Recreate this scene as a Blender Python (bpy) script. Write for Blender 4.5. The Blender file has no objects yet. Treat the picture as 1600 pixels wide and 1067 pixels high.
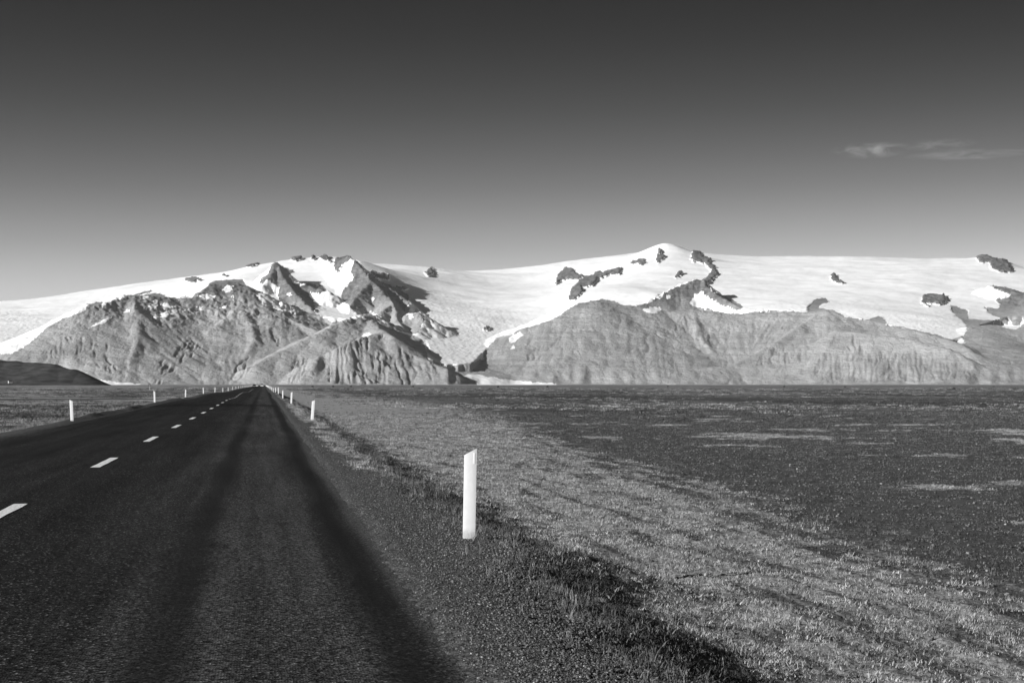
import bpy, math, random
import numpy as np

S = bpy.context.scene
COL = S.collection
random.seed(4)

# ------------------------------------------------------------------ camera
F = 2350.0                      # focal length in pixels of the 1600 px wide photograph
YAW = math.atan(388 / F)
PITCH = math.atan(67.5 / F)
EYE = 1.53
cam = bpy.data.cameras.new('camera')
cam.sensor_width = 36.0
cam.lens = F / 1600 * 36.0
cam.clip_start = 0.1
cam.clip_end = 120000.0
camo = bpy.data.objects.new('camera', cam)
COL.objects.link(camo)
camo.location = (0, 0, EYE)
camo.rotation_euler = (math.pi / 2 + PITCH, 0, -YAW)
S.camera = camo

# ------------------------------------------------------------------ light
SUN_EL = math.radians(20)
SUN_AZ = math.radians(-112)     # clockwise from +Y (the road): low, from the left and a little behind
SKY_STRENGTH = 0.10
W = bpy.data.worlds.new('World')
S.world = W
W.use_nodes = True
wn = W.node_tree.nodes
wl = W.node_tree.links
wn.clear()
out = wn.new('ShaderNodeOutputWorld')
bg = wn.new('ShaderNodeBackground')
bg.inputs['Strength'].default_value = SKY_STRENGTH
sky = wn.new('ShaderNodeTexSky')
sky.sky_type = 'NISHITA'
sky.sun_disc = False
sky.sun_elevation = SUN_EL
sky.sun_rotation = SUN_AZ
sky.altitude = 50
sky.dust_density = 0.6
sep = wn.new('ShaderNodeSeparateColor')          # black and white film behind a red filter
tc = wn.new('ShaderNodeTexCoord')
sx = wn.new('ShaderNodeSeparateXYZ')
ramp = wn.new('ShaderNodeValToRGB')
ramp.color_ramp.interpolation = 'B_SPLINE'
cr = ramp.color_ramp
SKY_STOPS = [(0.0, 0.95), (0.06, 0.86), (0.09, 0.58), (0.13, 0.30), (0.18, 0.11), (0.24, 0.012), (0.32, 0.004), (1.0, 0.004)]
cr.elements[0].position = 0.0
cr.elements[0].color = (1, 1, 1, 1)
cr.elements[1].position = 1.0
cr.elements[1].color = (SKY_STOPS[-1][1],) * 3 + (1,)
for p_, v_ in SKY_STOPS[1:-1]:
    e = cr.elements.new(p_)
    e.color = (v_, v_, v_, 1)
mul = wn.new('ShaderNodeMath')
mul.operation = 'MULTIPLY'
wl.new(sky.outputs[0], sep.inputs[0])
wl.new(tc.outputs['Generated'], sx.inputs[0])
wl.new(sx.outputs['Z'], ramp.inputs[0])
wl.new(sep.outputs[0], mul.inputs[0])
wl.new(ramp.outputs[0], mul.inputs[1])
wl.new(mul.outputs[0], bg.inputs['Color'])
wl.new(bg.outputs[0], out.inputs['Surface'])

sun = bpy.data.lights.new('sun', 'SUN')
sun.energy = 4.6
sun.angle = math.radians(0.5)
sun.color = (1, 1, 1)
suno = bpy.data.objects.new('sun', sun)
COL.objects.link(suno)
suno.rotation_euler = (math.pi / 2 - SUN_EL, 0, -SUN_AZ + math.pi)
suno.location = (-20, -8, 30)

S.render.engine = 'CYCLES'
S.view_settings.view_transform = 'Standard'
S.view_settings.look = 'None'
S.view_settings.exposure = 0.62
S.view_settings.gamma = 1.0
S.view_settings.use_curve_mapping = False
S.cycles.use_denoising = True
S.cycles.volume_step_rate = 4.0
S.cycles.max_bounces = 6
S.cycles.volume_bounces = 0
S.cycles.transparent_max_bounces = 12


# ------------------------------------------------------------------ helpers
def clamp01(a):
    return np.clip(a, 0.0, 1.0)


def sstep(a, b, x):
    t = clamp01((x - a) / (b - a))
    return t * t * (3 - 2 * t)


def _hash(ix, iy, seed):
    h = (ix.astype(np.int64) * 374761393 + iy.astype(np.int64) * 668265263 + seed * 1442695041) & 0xFFFFFFFF
    h = ((h ^ (h >> 13)) * 1274126177) & 0xFFFFFFFF
    h = h ^ (h >> 16)
    return h


def noise(x, y, seed=0):
    """gradient noise, about -1..1"""
    x0 = np.floor(x)
    y0 = np.floor(y)
    fx = x - x0
    fy = y - y0
    ux = fx * fx * fx * (fx * (fx * 6 - 15) + 10)
    uy = fy * fy * fy * (fy * (fy * 6 - 15) + 10)

    def g(dx, dy):
        a = _hash(x0 + dx, y0 + dy, seed).astype(np.float64) * (2 * np.pi / 4294967296.0)
        return np.cos(a) * (fx - dx) + np.sin(a) * (fy - dy)
    a = g(0, 0)
    b = g(1, 0)
    c = g(0, 1)
    d = g(1, 1)
    return 1.5 * ((a * (1 - ux) + b * ux) * (1 - uy) + (c * (1 - ux) + d * ux) * uy)


def fbm(x, y, octv=4, seed=0, gain=0.5):
    s = 0
    a = 1.0
    n = 0
    for i in range(octv):
        s = s + a * noise(x * 2 ** i + 17.3 * i, y * 2 ** i - 9.1 * i, seed + i)
        n += a
        a *= gain
    return s / n


def ridged(x, y, octv=4, seed=0, gain=0.5):
    s = 0
    a = 1.0
    n = 0
    for i in range(octv):
        s = s + a * (1 - np.abs(noise(x * 2 ** i + 7.7 * i, y * 2 ** i + 3.1 * i, seed + i)) * 1.6)
        n += a
        a *= gain
    return s / n


def tag(o, label=None, cat=None, group=None, kind=None):
    if label: o['label'] = label
    if cat: o['category'] = cat
    if group: o['group'] = group
    if kind: o['kind'] = kind
    return o


def mesh_obj(name, verts, faces, mat, parent=None, smooth=False):
    me = bpy.data.meshes.new(name)
    me.from_pydata([tuple(v) for v in verts], [], faces)
    me.update()
    if smooth:
        me.polygons.foreach_set('use_smooth', [True] * len(me.polygons))
    o = bpy.data.objects.new(name, me)
    if mat: me.materials.append(mat)
    COL.objects.link(o)
    o.parent = parent
    return o


def quads_obj(name, co, quads, mat, smooth=True, attrs=None):
    """fast mesh from numpy arrays"""
    me = bpy.data.meshes.new(name)
    nv, nf = len(co), len(quads)
    me.vertices.add(nv)
    me.vertices.foreach_set('co', np.ascontiguousarray(co, dtype=np.float32).ravel())
    me.loops.add(nf * 4)
    me.loops.foreach_set('vertex_index', np.ascontiguousarray(quads, dtype=np.int32).ravel())
    me.polygons.add(nf)
    me.polygons.foreach_set('loop_start', np.arange(0, nf * 4, 4, dtype=np.int32))
    me.polygons.foreach_set('loop_total', np.full(nf, 4, dtype=np.int32))
    if smooth:
        me.polygons.foreach_set('use_smooth', np.ones(nf, dtype=bool))
    for k, v in (attrs or {}).items():
        a = me.attributes.new(k, 'FLOAT', 'POINT')
        a.data.foreach_set('value', np.ascontiguousarray(v, dtype=np.float32))
    me.update(calc_edges=True)
    me.validate()
    me.materials.append(mat)
    o = bpy.data.objects.new(name, me)
    COL.objects.link(o)
    return o


def grid_quads(nr, nc):
    i = np.arange(nr - 1)[:, None] * nc + np.arange(nc - 1)[None, :]
    return np.stack([i, i + 1, i + nc + 1, i + nc], -1).reshape(-1, 4)


def sub_mesh(co, quads, keep, attrs):
    q = quads[keep]
    used = np.unique(q)
    remap = np.full(len(co), -1, dtype=np.int64)
    remap[used] = np.arange(len(used))
    return co[used], remap[q], {k: v[used] for k, v in attrs.items()}


# ---- node shorthand
class NT:
    def __init__(self, mat):
        self.t = mat.node_tree
        self.n = self.t.nodes
        self.l = self.t.links

    def new(self, kind, **kw):
        n = self.n.new(kind)
        for k, v in kw.items():
            setattr(n, k, v)
        return n

    def link(self, a, b):
        self.l.new(a, b)

    def math(self, op, a, b=None, clamp=False):
        n = self.n.new('ShaderNodeMath')
        n.operation = op
        n.use_clamp = clamp
        for i, x in enumerate((a, b)):
            if x is None: continue
            if isinstance(x, (int, float)): n.inputs[i].default_value = x
            else: self.l.new(x, n.inputs[i])
        return n.outputs[0]

    def noise(self, vec, scale, detail=3, rough=0.55, dist=0.0):
        n = self.n.new('ShaderNodeTexNoise')
        n.inputs['Scale'].default_value = scale
        n.inputs['Detail'].default_value = detail
        n.inputs['Roughness'].default_value = rough
        n.inputs['Distortion'].default_value = dist
        self.l.new(vec, n.inputs['Vector'])
        return n.outputs['Fac']

    def maprange(self, x, a, b, c, d, smooth=False):
        n = self.n.new('ShaderNodeMapRange')
        if smooth: n.interpolation_type = 'SMOOTHSTEP'
        self.l.new(x, n.inputs[0])
        for i, v in enumerate((a, b, c, d)):
            if isinstance(v, (int, float)): n.inputs[i + 1].default_value = v
            else: self.l.new(v, n.inputs[i + 1])
        return n.outputs[0]

    def mix(self, f, a, b):
        n = self.n.new('ShaderNodeMix')
        n.data_type = 'FLOAT'
        for i, x in ((0, f), (2, a), (3, b)):
            if isinstance(x, (int, float)): n.inputs[i].default_value = x
            else: self.l.new(x, n.inputs[i])
        return n.outputs[0]

    def scale(self, vec, s):
        n = self.n.new('ShaderNodeVectorMath')
        n.operation = 'MULTIPLY'
        self.l.new(vec, n.inputs[0])
        n.inputs[1].default_value = s
        return n.outputs[0]

    def attr(self, name):
        n = self.n.new('ShaderNodeAttribute')
        n.attribute_name = name
        return n.outputs['Fac']

    def bump(self, h, dist, strength=1.0, normal=None):
        n = self.n.new('ShaderNodeBump')
        n.inputs['Distance'].default_value = dist
        n.inputs['Strength'].default_value = strength
        self.l.new(h, n.inputs['Height'])
        if normal is not None: self.l.new(normal, n.inputs['Normal'])
        return n.outputs[0]


def new_mat(name, grey=0.5, rough=0.8, spec=0.3):
    m = bpy.data.materials.new(name)
    m.use_nodes = True
    b = m.node_tree.nodes['Principled BSDF']
    b.inputs['Base Color'].default_value = (grey, grey, grey, 1)
    b.inputs['Roughness'].default_value = rough
    b.inputs['Specular IOR Level'].default_value = spec
    nt = NT(m)
    nt.b = b
    nt.pos = nt.new('ShaderNodeNewGeometry').outputs['Position']
    return m, nt


def noisy_mat(name, g0, g1, scale, rough=0.7, spec=0.3, bump=0.0, objcoord=True):
    m, t = new_mat(name, g0, rough, spec)
    v = t.new('ShaderNodeTexCoord').outputs['Object'] if objcoord else t.pos
    n = t.noise(v, scale, 4)
    t.link(t.maprange(n, 0.3, 0.7, g0, g1), t.b.inputs['Base Color'])
    if bump: t.link(t.bump(n, bump), t.b.inputs['Normal'])
    return m


# ------------------------------------------------------------------ view geometry (used to give traced outlines their place)
_sa, _ca, _sp, _cp = math.sin(YAW), math.cos(YAW), math.sin(PITCH), math.cos(PITCH)
FWD = np.array([_sa * _cp, _ca * _cp, _sp])
RGT = np.array([_ca, -_sa, 0.0])
UPV = np.array([-_sa * _sp, -_ca * _sp, _cp])


def at(u, v, r):
    """the point that stands r metres off in the direction of the photograph's pixel (u, v)"""
    d = FWD + RGT * (u - 800) / F + UPV * (533.5 - v) / F
    k = r / math.hypot(d[0], d[1])
    return np.array([d[0] * k, d[1] * k, EYE + d[2] * k])


def uv_of(x, y, z):
    px, py, pz = x, y, z - EYE
    w = px * FWD[0] + py * FWD[1] + pz * FWD[2]
    a = px * RGT[0] + py * RGT[1]
    b = px * UPV[0] + py * UPV[1] + pz * UPV[2]
    return 800 + F * a / w, 533.5 - F * b / w


def in_poly(u, v, poly):
    p = np.array(poly, dtype=float)
    m = (u > p[:, 0].min()) & (u < p[:, 0].max()) & (v > p[:, 1].min()) & (v < p[:, 1].max())
    res = np.zeros(u.shape, bool)
    if not m.any(): return res
    uu, vv = u[m], v[m]
    c = np.zeros(uu.shape, bool)
    for i in range(len(p)):
        x1, y1 = p[i]
        x2, y2 = p[i - 1]
        if y1 == y2: continue
        c ^= ((y1 > vv) != (y2 > vv)) & (uu < (x2 - x1) * (vv - y1) / (y2 - y1) + x1)
    res[m] = c
    return res


# ================================================================== THE FAR LAND: mountains, ice cap and outlet glaciers
# ridge crests: (slope, fall-off length, gully depth, [(u, v, km) ...])
RIDGES = [
    # left massif
    (0.60, 1800, 9, [(-60, 600, 14.2), (12, 560, 14.8), (40, 542, 15.1), (68, 520, 15.4), (80, 509, 15.5), (100, 499, 15.6),
                      (120, 492, 15.7), (134, 479, 15.8), (160, 474, 15.9), (180, 467, 16.1), (200, 462, 16.2),
                      (235, 464, 16.3), (270, 468, 16.4), (310, 462, 16.6), (330, 446, 16.9), (352, 442, 17.0), (378, 444, 17.0)]),
    (0.66, 1500, 14, [(205, 463, 16.2), (213, 488, 15.7), (217, 520, 15.2), (207, 560, 14.6), (192, 603, 14.1)]),
    (0.54, 1500, 12, [(255, 471, 16.3), (266, 498, 15.9), (262, 530, 15.4), (246, 565, 14.8), (226, 603, 14.2)]),
    (0.66, 1600, 14, [(378, 444, 17.0), (380, 465, 16.7), (374, 478, 16.4), (392, 505, 15.9), (398, 530, 15.4), (378, 565, 14.8), (345, 603, 14.2)]),
    (0.52, 1500, 10, [(374, 478, 16.4), (340, 508, 15.8), (310, 545, 15.2), (280, 575, 14.7), (262, 603, 14.3)]),
    (0.95, 1300, 24, [(378, 470, 16.6), (392, 476, 16.6), (425, 484, 16.5), (455, 501, 16.2), (495, 514, 15.9)]),
    # front hills of the left massif
    (0.56, 1900, 7, [(575, 492, 16.3), (552, 496, 15.9), (533, 503, 15.6), (495, 522, 15.2), (443, 547, 14.8), (400, 570, 14.4), (365, 595, 14.1)]),
    (0.66, 1900, 16, [(580, 500, 15.9), (590, 511, 15.4), (599, 517, 15.1), (615, 527, 14.9), (648, 555, 14.6), (678, 568, 14.35), (694, 571, 14.15), (706, 586, 14.0), (712, 602, 13.9)]),
    (0.66, 1900, 16, [(599, 517, 15.1), (565, 527, 14.8), (519, 547, 14.4), (481, 575, 14.1), (463, 603, 13.9)]),
    # crags between the hanging glaciers
    (1.05, 1200, 26, [(432, 410, 18.5), (438, 428, 18.1), (452, 446, 17.7), (468, 466, 17.3), (488, 486, 16.9)]),
    (0.95, 1200, 26, [(432, 410, 18.5), (422, 432, 18.0), (411, 444, 17.8)]),
    (0.95, 900, 18, [(462, 441, 18.0), (482, 446, 17.9), (512, 454, 17.7)]),
    (0.92, 1200, 34, [(540, 404, 19.2), (556, 410, 18.8), (566, 422, 18.4), (580, 440, 18.0), (598, 455, 17.6), (612, 475, 17.1), (622, 500, 16.6), (640, 528, 16.0), (665, 557, 15.3), (712, 578, 14.8)]),
    (1.10, 1100, 30, [(598, 446, 18.3), (622, 459, 17.9), (637, 470, 17.6), (640, 495, 17.1)]),
    (0.85, 1200, 30, [(580, 440, 18.0), (560, 458, 17.5), (545, 480, 17.1)]),
    (0.85, 1200, 30, [(612, 475, 17.1), (590, 492, 16.7), (574, 500, 16.4)]),
    (0.8, 800, 14, [(640, 490, 16.8), (654, 488, 16.8), (660, 505, 16.5), (655, 520, 16.2)]),
    # right massif
    (0.50, 2600, 20, [(735, 600, 14.6), (752, 560, 16.2), (772, 545, 16.4), (790, 530, 16.6), (815, 517, 16.7), (855, 501, 16.9), (885, 486, 17.0), (905, 473, 17.1),
                      (935, 470, 17.1), (960, 476, 17.1), (985, 478, 17.1), (1010, 482, 17.1), (1040, 487, 17.2), (1083, 484, 17.2),
                      (1135, 491, 17.1), (1200, 489, 17.1), (1262, 488, 17.0), (1290, 485, 17.0), (1322, 493, 16.9), (1360, 500, 16.8),
                      (1385, 505, 16.7), (1420, 514, 16.5), (1460, 524, 16.3), (1500, 538, 16.0), (1520, 551, 15.7), (1537, 572, 15.4), (1560, 597, 15.0)]),
    (0.85, 1200, 18, [(985, 480, 17.4), (1005, 474, 17.6), (1030, 461, 17.9), (1062, 446, 18.2), (1090, 437, 18.4), (1105, 450, 18.2), (1130, 467, 17.9), (1162, 482, 17.6), (1190, 489, 17.3)]),
    (0.62, 1700, 18, [(960, 476, 17.1), (950, 515, 16.4), (972, 544, 15.9), (968, 570, 15.4), (935, 603, 14.9)]),
    (0.62, 1700, 18, [(885, 486, 17.0), (870, 520, 16.4), (845, 560, 15.8), (820, 603, 15.2)]),
    (0.60, 1700, 18, [(1083, 484, 17.2), (1092, 515, 16.5), (1112, 548, 15.9), (1080, 575, 15.4), (1040, 603, 14.9)]),
    (0.60, 1700, 16, [(1285, 485, 17.0), (1250, 510, 16.5), (1200, 543, 15.9), (1140, 572, 15.4)]),
    (0.68, 1300, 26, [(1040, 603, 14.8), (1072, 580, 15.1), (1110, 573, 15.2), (1145, 572, 15.3), (1200, 560, 15.5), (1260, 540, 15.7), (1310, 515, 15.9),
                     (1360, 522, 15.8), (1420, 530, 15.7), (1480, 545, 15.5), (1515, 562, 15.3), (1536, 583, 15.0), (1545, 602, 14.8)]),
    # rocks far right, behind
    (0.50, 2200, 20, [(1490, 498, 17.9), (1515, 502, 18.0), (1560, 500, 18.2), (1620, 500, 18.2), (1720, 490, 18.2), (2100, 480, 18.2)]),
    (0.34, 2600, 14, [(1508, 512, 17.0), (1545, 508, 17.4), (1620, 512, 17.5), (2100, 500, 17.5)]),
    (0.55, 1800, 20, [(1545, 448, 19.6), (1575, 455, 19.4), (1610, 462, 19.2), (1720, 458, 19.2), (2100, 470, 19.0)]),
    # ground in front of the glacier snout, moraine
    (0.25, 1500, 8, [(695, 574, 14.9), (720, 568, 15.3), (760, 562, 15.6)]),
]
# ice surface: (u, v, km)
SKYLINE = [(-500, 492, 22), (-100, 478, 22), (0, 472, 22), (60, 466, 22), (130, 457, 22), (200, 447, 21.5), (290, 439, 21), (340, 428, 21), (385, 418, 20.7), (440, 408, 20.6),
           (480, 403, 20.6), (520, 402, 20.6), (552, 405, 20.6), (572, 416, 21), (600, 418, 22), (680, 419, 22.5), (720, 426, 23.3), (760, 427, 23.5), (820, 420, 23.5), (870, 413, 23.5),
           (930, 406, 23.5), (985, 402, 22.8), (1010, 390, 22.5), (1040, 380, 22.5), (1075, 391, 22.5), (1110, 405, 22.8), (1200, 408, 23),
           (1330, 402, 23), (1400, 406, 23), (1480, 408, 23), (1530, 401, 23), (1570, 408, 23), (1600, 419, 23), (1720, 425, 23), (2100, 440, 23)]
ICE = [(0, 553, 15.6), (0, 530, 16.4), (0, 500, 18.2), (50, 520, 16.9), (80, 492, 18.6), (130, 472, 19.8), (-200, 548, 15.6), (-200, 505, 18.5), (-500, 552, 15.6),
       (200, 456, 20), (300, 451, 19), (350, 436, 19.3), (400, 436, 18.9), (400, 425, 19.6), (500, 430, 19.3), (470, 428, 19.4), (520, 470, 17.8), (530, 440, 18.8), (550, 418, 19.6),
       (415, 462, 17.6), (450, 479, 17.2), (500, 465, 17.8), (520, 492, 16.9), (550, 499, 16.5),
       (690, 578, 14.4), (685, 560, 15.1), (740, 560, 15.4), (700, 540, 16), (680, 510, 17), (740, 500, 17.5), (800, 480, 18.5), (700, 470, 18.8),
       (655, 452, 19.6), (720, 442, 21), (800, 445, 21.5), (860, 460, 19.6), (850, 480, 18.4), (850, 432, 22.2), (790, 515, 17.3),
       (950, 452, 18.8), (905, 460, 18.6), (1000, 430, 20.5), (1050, 420, 21), (1000, 460, 18.5), (1060, 400, 22), (1150, 468, 18.4), (1150, 430, 20.6),
       (1200, 470, 18.1), (1250, 440, 20), (1350, 440, 20), (1300, 470, 18.2), (1350, 482, 17.6), (1400, 492, 17.4), (1450, 505, 17.1), (1490, 522, 16.7),
       (1500, 480, 18.5), (1450, 440, 20.2), (1550, 435, 20.8), (1550, 490, 18.4), (1620, 435, 21.2), (1620, 505, 17.9), (1720, 490, 18.4), (2100, 500, 18.4)]

ROCK = [
    [(-600, 610), (-600, 553), (0, 553), (18, 553), (35, 545), (60, 525), (75, 510), (85, 505), (97, 497), (108, 495), (133, 486), (136, 476), (150, 473), (161, 472),
     (158, 480), (175, 470), (194, 465), (193, 461), (208, 461), (238, 452), (236, 455), (212, 462), (240, 458), (253, 459), (262, 465), (290, 466), (300, 468), (302, 460), (318, 452), (330, 441),
     (345, 438), (378, 437), (385, 447), (398, 452), (402, 464), (410, 476), (425, 482), (440, 485), (462, 491), (475, 487), (492, 489), (500, 494), (512, 500), (520, 503), (530, 503),
     (545, 500), (556, 498), (566, 496), (562, 486), (550, 484), (545, 477), (538, 474), (533, 464), (536, 454), (542, 446), (550, 437), (551, 430), (548, 424),
     (550, 417), (555, 407), (560, 410), (570, 423), (575, 430), (590, 438), (608, 446), (625, 452), (638, 462), (640, 475), (632, 482), (635, 492), (641, 500),
     (646, 497), (645, 492), (652, 486), (658, 491), (660, 502), (655, 520), (645, 522), (643, 530), (652, 534), (660, 531), (665, 545), (668, 560), (690, 570), (700, 573),
     (720, 570), (757, 562), (755, 551), (775, 530), (785, 525), (802, 524), (805, 518), (815, 514), (835, 508), (855, 503), (870, 495), (893, 480), (905, 474),
     (925, 470), (945, 468), (960, 470), (975, 477), (995, 478), (1015, 473), (1030, 462), (1055, 449), (1080, 440), (1088, 437), (1100, 440), (1108, 449),
     (1112, 456), (1130, 462), (1150, 472), (1163, 481), (1155, 485), (1145, 482), (1125, 475), (1110, 466), (1096, 455), (1084, 460), (1078, 472), (1085, 480), (1110, 484),
     (1130, 488), (1150, 491), (1200, 487), (1240, 487), (1262, 489), (1262, 480), (1275, 467), (1290, 466), (1297, 472), (1285, 475), (1280, 481), (1300, 484), (1320, 494),
     (1355, 500), (1362, 497), (1375, 494), (1385, 500), (1383, 507), (1420, 513), (1460, 522), (1485, 530), (1503, 537), (1510, 536), (1503, 528), (1511, 516),
     (1508, 505), (1494, 495), (1486, 485), (1485, 477), (1497, 479), (1512, 486), (1513, 497), (1540, 500), (1560, 499), (1570, 500), (1545, 490), (1538, 480), (1560, 483), (1563, 477),
     (1555, 468), (1577, 465), (1580, 460), (1553, 450), (1550, 446), (1575, 450), (1600, 457), (2200, 470), (2200, 610)],
    [(430, 409), (440, 415), (462, 424), (450, 430), (458, 440), (470, 446), (485, 442), (505, 448), (512, 455), (500, 458), (486, 455), (487, 465), (492, 478),
     (492, 492), (480, 490), (465, 480), (455, 479), (437, 470), (433, 460), (437, 450), (420, 437), (410, 443), (405, 440), (418, 428), (425, 413)],
    # nunataks and crags standing out of the ice
    [(868, 445), (872, 430), (885, 420), (893, 421), (900, 430), (912, 433), (903, 438), (885, 437), (875, 440)],
    [(888, 470), (893, 455), (905, 442), (915, 435), (928, 432), (930, 427), (942, 428), (960, 422), (973, 421), (968, 428), (945, 433), (935, 436), (926, 446), (908, 450), (911, 458), (902, 466), (892, 472)],
    [(985, 412), (995, 408), (1006, 406), (1009, 413), (1003, 418), (995, 413), (988, 415)],
    [(1023, 408), (1028, 399), (1038, 401), (1036, 408), (1028, 414)],
    [(1027, 397), (1030, 390), (1034, 391), (1032, 398)],
    [(1080, 406), (1083, 392), (1093, 392), (1097, 403), (1113, 407), (1106, 411), (1116, 418), (1121, 432), (1111, 439), (1105, 446), (1096, 442), (1108, 433), (1112, 425), (1102, 413), (1085, 410)],
    [(1055, 436), (1060, 427), (1067, 427), (1061, 436)],
    [(1298, 438), (1301, 429), (1305, 430), (1308, 438), (1319, 444), (1312, 445), (1302, 441)],
    [(1440, 474), (1443, 463), (1475, 463), (1479, 470), (1473, 477), (1445, 475)],
    [(1526, 404), (1535, 400), (1560, 408), (1572, 408), (1579, 420), (1581, 426), (1565, 428), (1550, 421), (1545, 412), (1530, 411)],
    [(384, 420), (395, 411), (405, 414), (393, 418)],
    [(455, 406), (463, 403), (472, 404), (460, 408)],
    [(486, 402), (491, 402), (492, 407), (488, 407)],
    [(499, 405), (510, 400), (516, 411), (507, 408)],
    [(522, 421), (524, 407), (535, 405), (546, 402), (549, 407), (536, 415), (527, 426)],
    [(289, 440), (300, 437), (315, 438), (300, 443)],
    [(345, 433), (352, 431), (352, 434)],
    [(664, 427), (672, 421), (677, 420), (677, 429), (668, 433)],
    [(574, 433), (582, 424), (590, 430), (608, 431), (609, 439), (595, 438), (590, 436)],
    [(618, 451), (640, 451), (630, 454)],
    [(754, 517), (760, 512), (766, 515), (760, 519)],
    [(1395, 404), (1400, 403), (1440, 415), (1430, 416)] if False else [(1444, 479), (1450, 478), (1449, 481)],
]
GULLIES = [   # (slant, spacing in metres, depth, outline)
    (-0.55, 95, 16, [(232, 598), (245, 565), (270, 548), (300, 528), (314, 538), (292, 562), (262, 588), (247, 600)]),
    (-0.55, 90, 16, [(276, 562), (285, 545), (312, 532), (316, 540), (296, 560), (280, 568)]),
    (-0.50, 80, 16, [(360, 592), (372, 568), (398, 548), (408, 556), (388, 578), (368, 596)]),
    (0.50, 80, 16, [(418, 512), (430, 510), (442, 536), (436, 542), (424, 528)]),
    (-0.30, 70, 14, [(452, 594), (460, 562), (486, 556), (480, 578), (466, 594)]),
    (0.10, 85, 20, [(512, 552), (548, 533), (598, 520), (640, 550), (662, 572), (648, 600), (514, 600)]),
    (0.45, 75, 14, [(648, 560), (690, 575), (704, 596), (664, 598)]),
    (0.0, 70, 12, [(70, 560), (95, 528), (140, 522), (150, 545), (100, 560)]),
    (0.35, 90, 14, [(148, 570), (150, 532), (168, 536), (184, 575), (172, 582)]),
    (0.0, 60, 12, [(1180, 570), (1200, 540), (1262, 548), (1260, 566)]),
    (0.0, 80, 14, [(1322, 540), (1334, 525), (1352, 548), (1356, 562), (1340, 558)]),
    (0.0, 60, 9, [(1268, 592), (1280, 552), (1480, 552), (1530, 590), (1400, 596)]),
    (0.2, 70, 10, [(1050, 520), (1066, 492), (1090, 500), (1130, 530), (1120, 545), (1090, 530)]),
    (0.0, 70, 12, [(822, 562), (830, 545), (846, 545), (842, 562)]),
]
SNOW = [
    [(228, 478), (240, 476), (238, 470), (245, 469), (246, 478), (236, 484), (229, 482)],
    [(250, 476), (262, 472), (265, 479), (278, 479), (262, 484), (252, 481)],
    [(232, 492), (265, 487), (275, 483), (278, 488), (262, 495), (240, 498)],
    [(283, 488), (296, 481), (298, 486)],
    [(136, 514), (160, 501), (176, 494), (170, 501), (150, 510)],
    [(218, 463), (231, 461), (233, 465), (222, 467)],
    [(192, 488), (200, 481), (202, 486), (196, 490)],
    [(308, 462), (322, 459), (338, 463), (334, 468), (318, 467)],
    [(306, 479), (316, 480), (316, 486), (308, 484)],
    [(345, 452), (358, 444), (366, 446), (356, 458)],
    [(358, 464), (366, 461), (365, 468)],
    [(340, 482), (354, 476), (352, 482)],
    [(448, 458), (455, 456), (457, 462), (449, 464)],
    [(542, 481), (552, 488), (556, 500), (546, 498)],
    [(570, 482), (590, 492), (612, 509), (600, 505), (585, 494)],
    [(564, 525), (576, 520), (580, 523), (572, 527)],
    [(580, 465), (585, 463), (586, 471), (581, 472)],
    [(1003, 483), (1020, 480), (1031, 479), (1034, 484), (1022, 490), (1010, 488)],
    [(1040, 463), (1046, 460), (1048, 466), (1041, 469)],
    [(1027, 466), (1036, 459), (1034, 466)],
    [(801, 540), (805, 541), (802, 545), (798, 546)],
    [(795, 528), (812, 518), (818, 524), (805, 534), (797, 536)],
    [(1548, 502), (1560, 507), (1575, 513), (1590, 514), (1601, 504), (1601, 494), (1592, 508), (1582, 508), (1578, 494), (1573, 500), (1575, 508), (1560, 505)],
    [(1512, 492), (1520, 490), (1545, 494), (1570, 500), (1540, 500), (1515, 498)],
    [(722, 589), (735, 583), (760, 588), (800, 594), (870, 600), (870, 612), (738, 612), (746, 600), (738, 594)],
    [(146, 592), (180, 596), (218, 600), (219, 612), (140, 612)],
]


def tps(pts):
    P = np.array([at(u, v, r * 1000) for u, v, r in pts])
    X = P[:, :2] / 1000.0
    n = len(X)
    D = np.sqrt(((X[:, None] - X[None]) ** 2).sum(-1))
    K = np.where(D > 0, D * D * np.log(D + 1e-12), 0) + np.eye(n) * 0.02
    Q = np.hstack([np.ones((n, 1)), X])
    A = np.block([[K, Q], [Q.T, np.zeros((3, 3))]])
    sol = np.linalg.solve(A, np.concatenate([P[:, 2], np.zeros(3)]))

    def f(x, y):
        x = x / 1000.0
        y = y / 1000.0
        z = sol[n] + sol[n + 1] * x + sol[n + 2] * y
        for i in range(n):
            d2 = (x - X[i, 0]) ** 2 + (y - X[i, 1]) ** 2 + 1e-9
            z = z + sol[i] * 0.5 * d2 * np.log(d2)
        return z
    return f


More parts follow.
